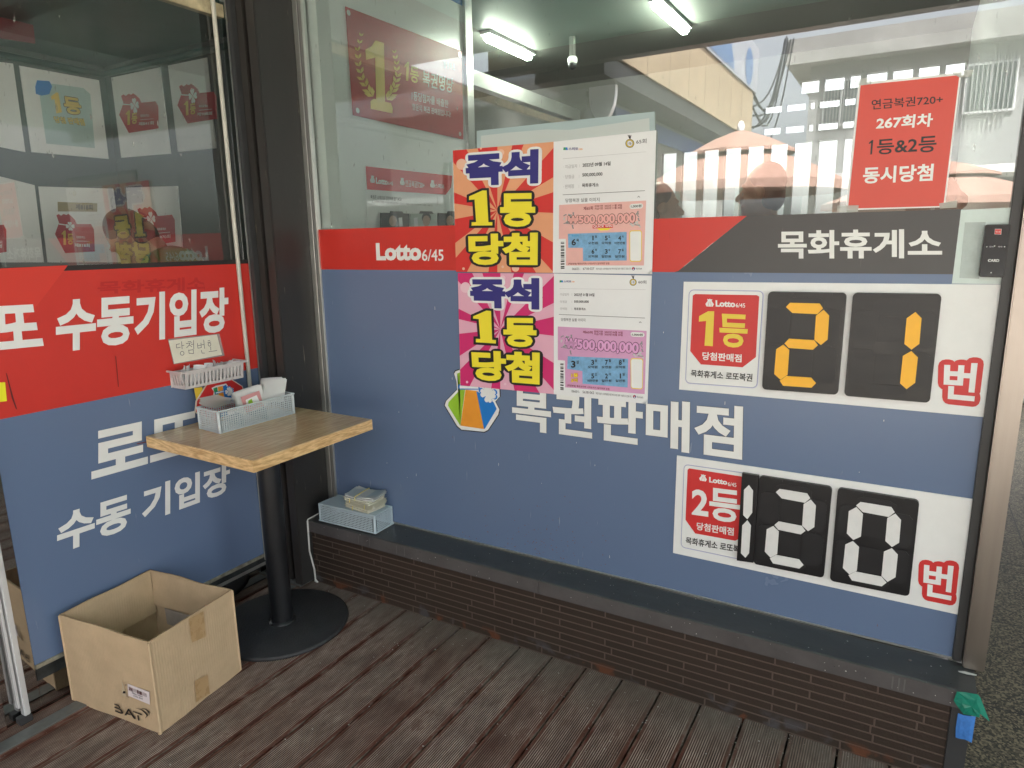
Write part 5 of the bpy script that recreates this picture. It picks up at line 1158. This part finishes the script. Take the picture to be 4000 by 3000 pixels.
tx(b, '1등당첨자를 배출한', 'B', [(1175, 588), (1413, 650), (1413, 700), (1175, 648)], 'I', k, letterw, .012); tx(b, '행운의 복권 판매점입니다!', 'B', [(1178, 668), (1428, 722), (1428, 762), (1178, 712)], 'I', k, letterw, .01)
tx(b, '동행복권', 'B', [(1380, 395), (1455, 412), (1455, 455), (1382, 438)], 'I', k, letterw, .008)
b.build('lettering', bn)
for x, y in ((766, 82), (1487, 356), (825, 716), (1488, 868)):
    b = MB(); b.poly(circle(at('B', x, y, 'I', .0085), LY, RZ, .011, 14), alu); b.build('eyelet', bn)
lb = thing('leaflet_board', 'white lottery notice board with a red header behind the glass, above the red stripe', 'notice board', at('B', 890, 1480, 'I'))
b = MB(); b.slab(pts('B', [(875, 1075), (1440, 1137), (1440, 1700), (890, 1700)], 'I', .005), (1, 0, 0), .003, white); b.build('panel', lb)
b = MB(); b.poly(pts('B', [(876, 1077), (1438, 1139), (1430, 1215), (1395, 1262), (886, 1228)], 'I', .0062), mat('header_red', (.66, .035, .035), .4)); b.build('red_header', lb)
b = MB()
tx(b, 'Lotto', 'B', [(943, 1150), (1020, 1160), (1020, 1200), (943, 1190)], 'I', .007, letterw, .04); tx(b, '6/45', 'B', [(1022, 1175), (1052, 1178), (1052, 1202), (1022, 1198)], 'I', .007, letterw, .01)
tx(b, '연금복권720+', 'B', [(1133, 1165), (1258, 1180), (1258, 1222), (1133, 1208)], 'I', .007, letterw, .012); tx(b, '스피또', 'B', [(1325, 1188), (1387, 1196), (1387, 1224), (1325, 1216)], 'I', .007, letterw, .02)
for x, y in ((905, 1135), (1098, 1150), (1294, 1165)): bag_icon(b, pts('B', [(x, y), (x+32, y+3), (x+32, y+52), (x, y+48)], 'I', .007), letterw, M('header_red'))
tx(b, '복권은 소액으로 건전하게 즐기세요!', 'B', [(908, 1262), (1110, 1280), (1110, 1305), (908, 1288)], 'I', .007, black, .01); tx(b, '만 19세부터 구입할 수 있고 당첨금을 받을 수 있습니다. 복권은 1인당 1회 10만원까지 구입할 수 있습니다.', 'B', [(918, 1298), (1310, 1326), (1310, 1338), (918, 1312)], 'I', .007, grey_ink, .005)
b.build('lettering', lb)
fly = [('dark brochure clipped on the inner wall, leftmost of the row above the red stripe', [(975, 1378), (1160, 1384), (1160, 1560), (975, 1560)], (.035, .04, .04)), ('pale brochure clipped on the inner wall between two dark ones', [(1168, 1385), (1338, 1382), (1338, 1560), (1168, 1560)], (.48, .54, .50)), ('dark brochure clipped on the inner wall next to the peach poster', [(1346, 1380), (1455, 1384), (1455, 1560), (1346, 1560)], (.035, .035, .04))]
for i, (l, q, c) in enumerate(fly):
    r = thing('brochure', l, 'brochure', at('B', *q[3], 'I'), 'brochures clipped on the inner wall')
    b = MB(); b.slab(pts('B', q, 'I', .016), (1, 0, 0), .004, mat('brochure_print_%d' % i, c, .35)); x0 = q[0][0]
    ell_px(b, 'B', x0+(78 if i != 1 else 102), 1432, 24, 36, 'I', .0168, mat('printed_face_tone', (.42, .27, .20), .5)); ell_px(b, 'B', x0+(78 if i != 1 else 102), 1412, 30, 34, 'I', .0164, black)
    b.poly(pts('B', [(x0+(115 if i != 1 else 20), 1412), (x0+(138 if i != 1 else 45), 1408), (x0+(142 if i != 1 else 48), 1466), (x0+(120 if i != 1 else 24), 1468)], 'I', .0168), paper); b.build('cover', r)
    b = MB(); b.slab(pts('B', [(x0+66, 1368), (x0+138, 1370), (x0+150, 1386), (x0+60, 1384)], 'I', .020), (1, 0, 0), .004, frame_dark); b.build('clip', r)

# ------------------------------------------------------------------ booth behind the left glass
bo_ = thing('booth_interior', 'narrow booth room with dark green ceiling and white boards behind the left glass', 'booth', (-2.9, 1, 0))
b = MB(); b.box((-3.5, -1.6, 2.30), (-2.335, 2.09, 2.36), mat('dark_green_ceiling', (.014, .055, .046), .35, var=.25, vscale=3)); b.build('ceiling', bo_)
b = MB(); b.box((-3.5, -1.6, -.1), (-3.40, 2.03, 2.30), mat('booth_wall', (.07, .09, .085), .5)); b.box((-3.40, 2.03, -.1), (-2.34, 2.09, 2.30), M('booth_wall')); b.build('wall', bo_)
b = MB(); b.box((-3.40, -1.6, -.1), (-2.34, 2.03, -.04), mat('pale_booth_floor', (.45, .44, .41), .5)); b.build('floor', bo_)
b = MB(); b.tube([(-3.39, -.5, 2.26), (-3.39, 1.9, 2.26), (-3.37, 2.01, 2.26), (-2.4, 2.02, 2.26)], .016, M('dark_green_ceiling'), 8); b.build('trim_pipe', bo_)
bag_m = mat('bag_crimson_print', (.45, .014, .03), .4); bag_g = mat('bag_gold_print', (.70, .50, .09), .35)
BAGP = [(785, 622), (800, 612), (815, 622), (832, 608), (850, 614), (862, 604), (880, 616), (905, 640), (916, 665), (1008, 656), (1026, 690), (1028, 832), (835, 862), (772, 745), (800, 668)]
def bag_print(b, c, plane, f, num, txt=True, ko='목화휴게소'):
    k = .0066
    b.poly(pts(c, [f(*p) for p in BAGP], plane, k), bag_m)
    b.poly(pts(c, [f(*p) for p in ((798, 672), (850, 676), (850, 682), (798, 680))], plane, k+.0006), letterw)
    cn = at(c, *f(872, 684), plane, k+.0006); rad = (at(c, *f(900, 684), plane, k)-cn).length
    e = RX if plane == 'BB' else LY
    for h in heart_clover(cn, e, RZ, rad): b.poly(h, letterw)
    if txt:
        tx(b, ko, c, [f(910, 742), f(968, 738), f(968, 756), f(910, 760)], plane, k+.0006, letterw, .012)
        b.poly(pts(c, [f(910, 775), f(995, 768), f(995, 770), f(910, 778)], plane, k+.0006), letterw)
        tx(b, num, c, [f(898, 792), f(995, 784), f(995, 808), f(898, 815)], plane, k+.0006, letterw, .015)
    b.poly(pts(c, [f(812, 740), f(832, 716), f(842, 716), f(842, 808), f(826, 810), f(826, 744)], plane, k+.0008), bag_g)
    tx(b, '등', c, [f(852, 735), f(890, 730), f(890, 800), f(852, 806)], plane, k+.0008, bag_g, .03)
boards = [('BB', [(720, 503), (1035, 436), (1105, 995), (785, 1022)], 'upper white board with a crimson money bag and the number 841', lambda x, y: (x, y), '제841회'),
          ('BB', [(1088, 425), (1340, 372), (1400, 960), (1152, 985)], 'white board with a crimson money bag partly cut by the window upright', lambda x, y: (x+375+(y-600)*.02, y-62), '제900회'),
          ('BL', [(-10, 400), (85, 412), (165, 985), (-10, 950)], 'narrow white board at the far left edge inside the booth', None, None),
          ('BL', [(125, 425), (642, 520), (705, 1030), (205, 985)], 'white board with a golden first prize emblem and blue blob in the booth', None, None),
          ('BL', [(250, 1208), (735, 1222), (800, 1700), (310, 1700)], 'lower white board with a dark gold strip reading 818 above a red bag', lambda x, y: (x-420+(y-600)*.03, y+785+(x-900)*.10), '제818회'),
          ('BL', [(-10, 1140), (225, 1200), (285, 1700), (-10, 1700)], 'lower pale board with a red corner card at the left picture edge', lambda x, y: (x-985, y+800), '제827회'),
          ('BB', [(815, 1215), (1150, 1205), (1190, 1700), (860, 1700)], 'lower white board with a red money bag and number 870 beside the green shirt', lambda x, y: (x+105+(y-600)*.02, y+735), '제870회')]
for pl, q, l, f, num in boards:
    r = thing('prize_board', l, 'board', at('A', *q[3], pl), 'white prize boards inside the booth')
    b = MB(); b.slab(pts('A', q, pl, .006), PL[pl][1], .004, mat('booth_board_white', (.84, .84, .81), .4, var=.06, vscale=4)); b.build('panel', r)
    b = MB(); k = .0066
    if f: bag_print(b, 'A', pl, f, num)
    if '818' in l:
        b.poly(pts('A', [(373, 1308), (630, 1318), (630, 1372), (375, 1370)], pl, k), mat('dull_gold_strip', (.34, .27, .13), .4)); tx(b, '제818회', 'A', [(490, 1322), (600, 1326), (600, 1362), (490, 1358)], pl, k+.0006, black, .02)
    if 'golden first' in l:
        b.poly([at('A', *p, pl, k) for p in ((245, 530), (540, 570), (585, 610), (615, 960), (300, 930))], mat('mint_card_print', (.42, .55, .52), .4))
        b.poly([at('A', *p, pl, k+.0006) for p in ((240, 520), (320, 525), (338, 560), (320, 610), (270, 620), (232, 608), (228, 560))], BLU)
        b.poly(pts('A', [(330, 625), (365, 598), (378, 600), (402, 728), (365, 735), (352, 640), (336, 650)], pl, k+.0012), bag_g)
        tx(b, '등', 'A', [(405, 622), (515, 640), (535, 745), (425, 738)], pl, k+.0012, bag_g, .04, .04, black)
        tx(b, '당첨 판매점', 'A', [(345, 752), (540, 768), (552, 815), (358, 795)], pl, k+.0012, bag_g, .03, .04, black)
    if b.v: b.build('print', r)
b = MB(); ph = lambda x, y: at('A', x, y, (Vector((-3.0, 0, 0)), RX))
b.slab([ph(-10, 20), ph(205, 75), ph(230, 282), ph(-10, 245)], (1, 0, 0), .01, mat('maroon_hanging_board', (.15, .012, .02), .5)); tag(b.build('hanging_board'), 'dark maroon board hanging under the booth ceiling at the top left', 'board')
sc_ = thing('bullet_camera', 'small white camera fixed to the booth ceiling at the top of the picture', 'security camera', (-2.75, 1.25, 2.25))
c = at('A', 545, 20, (Vector((-2.75, 0, 0)), RX))
b = MB(); b.lathe((c.x, c.y, c.z-.03), [(.028, 0), (.032, .02), (.032, .08), (.02, .09)], white, 18); b.build('housing', sc_)
b = MB(); b.ell((c.x, c.y, c.z-.03), (.022, .022, .012), blackp); b.build('lens', sc_)

# ------------------------------------------------------------------ people
def remesh(mb, name, parent, m, vox=.012):
    o = mb.build(name, parent); md = o.modifiers.new('r', 'REMESH'); md.mode = 'VOXEL'; md.voxel_size = vox; md.use_smooth_shade = True
    s_ = o.modifiers.new('s', 'SMOOTH'); s_.factor = .5; s_.iterations = 3
    dg = bpy.context.evaluated_depsgraph_get(); me = bpy.data.meshes.new_from_object(o.evaluated_get(dg)); o.modifiers.clear(); o.data = me
    me.materials.clear(); me.materials.append(m); return o
def limb(mb, P, R, m):
    P = [Vector(p) for p in P]
    for i in range(len(P)-1):
        n = 5
        for k in range(n+1):
            t = k/n; mb.ell(lerp(P[i], P[i+1], t), (lerp(R[i], R[i+1], t),)*3, m, u=10, v=8)
def person(label, loc, az, skin, hairc, topc, botc, lean=0, nod=0, hand_face=False, long_hair=False, height=1.72, group=None):
    """standing figure facing +y turned by az; body one surface, hair and clothes its children"""
    root = thing('person', label, 'person', loc, group); k = height/1.72
    Rz = Matrix.Rotation(az, 3, 'Z'); base = Vector(loc); hip = Vector((0, 0, .90*k)); Rl = Matrix.Rotation(-lean, 3, 'X')
    def T(x, y, z):
        v = Vector((x*k, y*k, z*k))
        if z > .9: v = hip+Rl @ (v-hip)
        return base+Rz @ v
    hd = T(0, .02, 1.50); Rh = Rz @ Rl @ Matrix.Rotation(-nod, 3, 'X')
    def H(x, y, z): return hd+Rh @ (Vector((x, y, z))*k)
    sk = mat('skin_'+skin[0], skin[1], .5); hm = mat('hair_'+hairc[0], hairc[1], .5, bump=.3, bscale=150); tm = mat('top_'+topc[0], topc[1], .7, var=.12, vscale=14, bump=.2, bscale=25); bm2 = mat('trousers_'+botc[0], botc[1], .7)
    b = MB()
    limb(b, [T(0, 0, .93), T(0, .005, 1.15), T(0, 0, 1.36)], [.135*k, .125*k, .13*k], sk); limb(b, [T(-.15, 0, 1.38), T(.15, 0, 1.38)], [.065*k, .065*k], sk)
    limb(b, [T(0, 0, 1.38), H(0, -.018, .02)], [.056*k, .050*k], sk)
    b.ell(H(0, -.002, .135), (.070*k, .085*k, .098*k), sk, Rh); b.ell(H(0, .022, .068), (.056*k, .066*k, .066*k), sk, Rh); b.ell(H(0, .052, .020), (.030*k, .036*k, .024*k), sk, Rh)
    limb(b, [H(0, .082, .128), H(0, .112, .086)], [.011*k, .017*k], sk); limb(b, [H(0, .088, .052), H(0, .082, .030), H(0, .078, .008)], [.014*k, .014*k, .020*k], sk); limb(b, [H(-.02, .088, .050), H(.02, .088, .050)], [.009*k, .009*k], sk); limb(b, [H(-.045, .076, .140), H(.045, .076, .140)], [.013*k, .013*k], sk)
    for s in (-1, 1): b.ell(H(s*.074, -.005, .105), (.010*k, .020*k, .030*k), sk, Rh)
    for s in (-1, 1):
        limb(b, [T(s*.085, 0, .90), T(s*.09, .01, .48), T(s*.09, -.01, .08)], [.095*k, .062*k, .045*k], sk); limb(b, [T(s*.09, -.03, .04), T(s*.095, .15, .03)], [.04*k, .032*k], sk)
        if hand_face and s == 1: el, wr, hn = T(.23, .20, 1.14), H(.05, .10, -.06), H(.035, .085, .005)
        else: el, wr, hn = T(s*.24, -.02, 1.10), T(s*.25, .06, .86), T(s*.25, .085, .79)
        limb(b, [T(s*.18, 0, 1.37), el, wr], [.055*k, .042*k, .028*k], sk); b.ell(lerp(wr, hn, .7), (.028*k, .018*k, .042*k), sk, Rh)
        dirn = (hn-wr).normalized()
        for fi in range(4): p0 = hn+Rz @ Vector(((fi-1.5)*.014*k, 0, 0)); limb(b, [p0, p0+dirn*(.05+.008*(fi in (1, 2)))*k+Rz @ Vector((0, .012, 0))], [.0085*k, .007*k], sk)
        limb(b, [lerp(wr, hn, .5), lerp(wr, hn, .9)+Rz @ Vector((-s*.035*k, .015, 0))], [.011*k, .008*k], sk)
    remesh(b, 'body', root, sk, .0095*k)
    b = MB(); limb(b, [T(0, 0, .88), T(0, .005, 1.15), T(0, 0, 1.37)], [.158*k, .148*k, .150*k], tm); limb(b, [T(-.155, 0, 1.385), T(.155, 0, 1.385)], [.078*k, .078*k], tm); limb(b, [T(0, -.01, 1.395), T(0, -.008, 1.415)], [.078*k, .066*k], tm)
    for s in (-1, 1):
        el = T(.23, .20, 1.14) if hand_face and s == 1 else T(s*.24, -.02, 1.10); limb(b, [T(s*.18, 0, 1.37), lerp(T(s*.18, 0, 1.37), el, .9)], [.074*k, .064*k], tm)
    remesh(b, 'shirt', root, tm, .014*k)
    b = MB()
    for s in (-1, 1): limb(b, [T(s*.08, 0, .93), T(s*.09, .01, .48), T(s*.09, -.012, .08)], [.118*k, .084*k, .07*k], bm2)
    remesh(b, 'trousers', root, bm2, .014*k)
    b = MB()
    for s in (-1, 1): limb(b, [T(s*.09, -.04, .045), T(s*.095, .09, .04), T(s*.096, .17, .032)], [.048*k, .046*k, .036*k], bm2)
    remesh(b, 'shoes', root, mat('shoe_white', (.65, .66, .67), .5), .01*k)
    b = MB(); b.ell(H(0, -.016, .158), (.079*k, .084*k, .086*k), hm, Rh); b.ell(H(0, -.040, .10), (.070*k, .056*k, .080*k), hm, Rh)
    if long_hair:
        rr = random.Random(3)
        for i in range(26): a = rr.uniform(0, 6.28); b.ell(H(.075*math.cos(a), -.03+.065*math.sin(a), .06+rr.uniform(-.10, .12)), (.034*k,)*3, hm, u=8, v=6)
    remesh(b, 'hair', root, hm, .011*k)
    return root
person('man in profile inside the shop, dark top and short dark hair, facing left', (-.585, 3.35, .01), R_(82), ('tan', (.30, .17, .11)), ('black', (.015, .013, .013)), ('black', (.03, .03, .035)), ('grey', (.08, .08, .09)), height=1.76)
person('person in dark clothes inside the shop beside the peach poster', (-1.14, 3.45, .01), R_(-60), ('tan', (.30, .17, .11)), ('brown', (.05, .035, .03)), ('black', (.03, .03, .035)), ('grey', (.08, .08, .09)), height=1.71)
person('woman with loose grey-brown hair inside the shop below the red notice', (.06, 2.85, .01), R_(15), ('tan', (.30, .17, .11)), ('greyish', (.10, .085, .07)), ('dull', (.20, .12, .10)), ('grey', (.08, .08, .09)), long_hair=True, height=1.63)
person('dark-haired person in a green shirt bending with hand to face inside the left booth', (-2.52, 1.87, -.04), R_(118), ('tan', (.30, .17, .11)), ('black', (.015, .013, .013)), ('green', (.015, .20, .045)), ('grey', (.08, .08, .09)), lean=.38, nod=.55, hand_face=True, height=1.74)
person('person in pale trousers and white sneakers far off behind the steel post', (1.03, 7.55, -.02), R_(200), ('tan', (.30, .17, .11)), ('black', (.015, .013, .013)), ('navy', (.03, .05, .12)), ('pale', (.55, .55, .54)))

# ------------------------------------------------------------------ courtyard behind the camera, seen as reflections, and an added sun block
nb = thing('sun_block', 'unseen plain block added to keep sun off the granite passage, right of the shop', 'building', (3, 8, 0))  # out of view, added to block the sun from the granite
b = MB(); b.box((2.3, 2.5, -.11), (6, 14, 3.6), mat('sun_block_grey', (.09, .09, .088), .8, var=.15, vscale=1)); b.build('wall', nb)
b = MB(); b.box((2.25, 2.45, 3.6), (6.05, 14.05, 3.7), frame_dark); b.build('sun_block_cap', nb)
fa = thing('side_building', 'cream-panelled building wing with a blue sign band, mirrored in the shop glass', 'building', (-2.3, -4, 0))
b = MB(); b.box((-3.2, -5.8, -.12), (-2.32, -1.602, 2.62), mat('shaded_grey_wall', (.22, .22, .21), .7, var=.1, vscale=2)); b.build('wall', fa)
b = MB(); b.box((-3.0, -5.84, 2.78), (-2.0, -.74, 3.36), mat('cream_panel', (.40, .32, .215), .55, var=.18, vscale=3)); b.build('cream_fascia', fa)
b = MB()
for i in range(9): b.box((-2.0, -5.8+i*.6, 2.78), (-1.997, -5.795+i*.6, 3.36), mat('joint_shade_line', (.20, .17, .12), .6))
b.build('panel_joint', fa)
b = MB(); b.box((-3.2, -5.8, 2.63), (-2.02, -.74, 2.775), frame_dark); b.build('soffit', fa)
b = MB(); b.box((-2.318, -5.4, 2.42), (-2.29, -1.65, 2.58), mat('deep_blue_sign', (.015, .06, .28), .4)); b.build('blue_sign', fa)
b = MB(); b.box((-2.5, -5.97, 3.365), (-1.98, -2.74, 3.93), mat('grey_sign_box', (.36, .38, .42), .5)); b.build('sign_box', fa)
b = MB(); b.poly([(-1.976, -4.6, 3.40), (-1.976, -3.3, 3.40), (-1.976, -4.2, 3.90)], mat('pale_blue_print', (.14, .22, .36), .5)); b.poly(circle(Vector((-1.976, -5.4, 3.60)), LY, RZ, .22), M('pale_blue_print')); b.build('sign_shape', fa)
gb = thing('courtyard_building', 'grey concrete building with barred windows, mirrored in the shop glass', 'building', (0, -12, 0))
gw = mat('grey_render', (.24, .24, .235), .8, var=.15, vscale=.7)
b = MB(); b.box((-2.15, -17, -.12), (9, -12.3, 5.0), gw); b.build('wall', gb)
b = MB(); b.box((-2.6, -17.2, 4.98), (9.3, -11.9, 5.48), mat('stained_concrete_eave', (.24, .235, .225), .8, var=.3, vscale=1.4)); b.build('eave', gb)
for x0, x1 in ((-1.82, -1.22), (.66, 1.40), (3.2, 4.0), (5.4, 6.2)):
    f = MB(); f.box((x0-.04, -12.30, 3.74), (x1+.04, -12.24, 4.64), mat('window_white_frame', (.6, .6, .6), .5)); fo = f.build('window', gb)
    f = MB(); f.box((x0, -12.245, 3.78), ((x0+x1)/2-.02, -12.235, 4.60), mat('window_dark_pane', (.05, .06, .06), .1)); f.box(((x0+x1)/2+.02, -12.245, 3.78), (x1, -12.235, 4.60), M('window_dark_pane')); f.build('pane', fo)
    f = MB()
    for i in range(11): x = x0+(x1-x0)*i/10; f.box((x-.010, -12.15, 3.70), (x+.010, -12.13, 4.68), mat('dull_bar_metal', (.20, .20, .20), .5))
    f.build('bars', fo)
f = MB(); f.box((-2.0, -12.6, 2.55), (9, -11.2, 2.70), mat('pale_awning', (.55, .55, .53), .6)); f.build('awning', gb)
b = MB(); rr = random.Random(8)
for i in range(9):
    p0 = Vector((-2.55+rr.uniform(-.1, .1), -11.85, 5.45+rr.uniform(-.05, .1))); p1 = Vector((-2.0+rr.uniform(0, .02), -5.84, 3.15+rr.uniform(-.35, .2))); b.tube([lerp(p0, p1, t/8)-RZ*(.35+.07*i)*math.sin(math.pi*t/8) for t in range(9)], .014, black, 5)
tag(b.build('cable_bundle'), 'bundle of black cables sagging between the two buildings, mirrored in the glass', 'cables')
def parasol(label, x, y, zr, r, colr):
    p = thing('parasol', label, 'parasol', (x, y, -.12), 'beige courtyard parasols'); mm = mat('parasol_cloth', colr, .7)
    def cone(r0, z0, r1, z1, drop, name):
        b = MB(); n = 48; vs = []
        for (rad, z) in ((r0, z0), (lerp(r0, r1, .5), lerp(z0, z1, .5)+.015), (r1, z1), (r1*1.005, z1-drop)):
            for j in range(n): t = 2*math.pi*j/n; s_ = 1-.035*abs(math.sin(4*t)) if rad > .2 else 1; vs.append((x+rad*s_*math.cos(t), y+rad*s_*math.sin(t), z))
        b.add(vs, [[i*n+j, i*n+(j+1) % n, (i+1)*n+(j+1) % n, (i+1)*n+j] for i in range(3) for j in range(n)], mm); b.build(name, p)
    cone(.06, zr+.40, r*.52, zr+.20, .03, 'top_canopy'); cone(r*.40, zr+.17, r, zr-.12, .08, 'canopy')
    b = MB(); b.tube([(x, y, -.1), (x, y, zr+.38)], .025, alu, 10); b.build('pole', p); b = MB(); b.ell((x, y, zr+.44), (.035, .035, .06), white); b.build('finial', p)
    b = MB(); b.lathe((x, y, -.12), [(.28, 0), (.28, .06), (.1, .09)], frame_dark, 24); b.build('base', p)
    return p
parasol('nearer beige parasol with two tiers of cloth, mirrored in the shop glass', -1.55, -3.1, 2.09, 1.0, (.34, .205, .16))
parasol('farther beige parasol mirrored in the glass under the red notice', .2, -6.6, 2.02, 1.35, (.34, .205, .16))
ov = thing('oval_sign', 'white oval projecting sign with a blue ring, mirrored in the shop glass', 'sign', (-2.18, -1.08, 2.6))
b = MB(); n = 32; b.slab([Vector((-2.18+.11*math.cos(2*math.pi*i/n), -1.08, 2.59+.215*math.sin(2*math.pi*i/n))) for i in range(n)][::-1], (0, 1, 0), .05, mat('oval_white', (.86, .86, .92), .4)); b.build('face', ov)
b = MB(); b.tube([Vector((-2.18+.045*math.cos(2*math.pi*i/16), -1.078, 2.70+.055*math.sin(2*math.pi*i/16))) for i in range(17)], .012, BLU, 6); b.build('blue_ring', ov)
b = MB(); b.box((-2.33, -1.12, 2.57), (-2.28, -1.10, 2.61), frame_dark); b.build('bracket', ov)
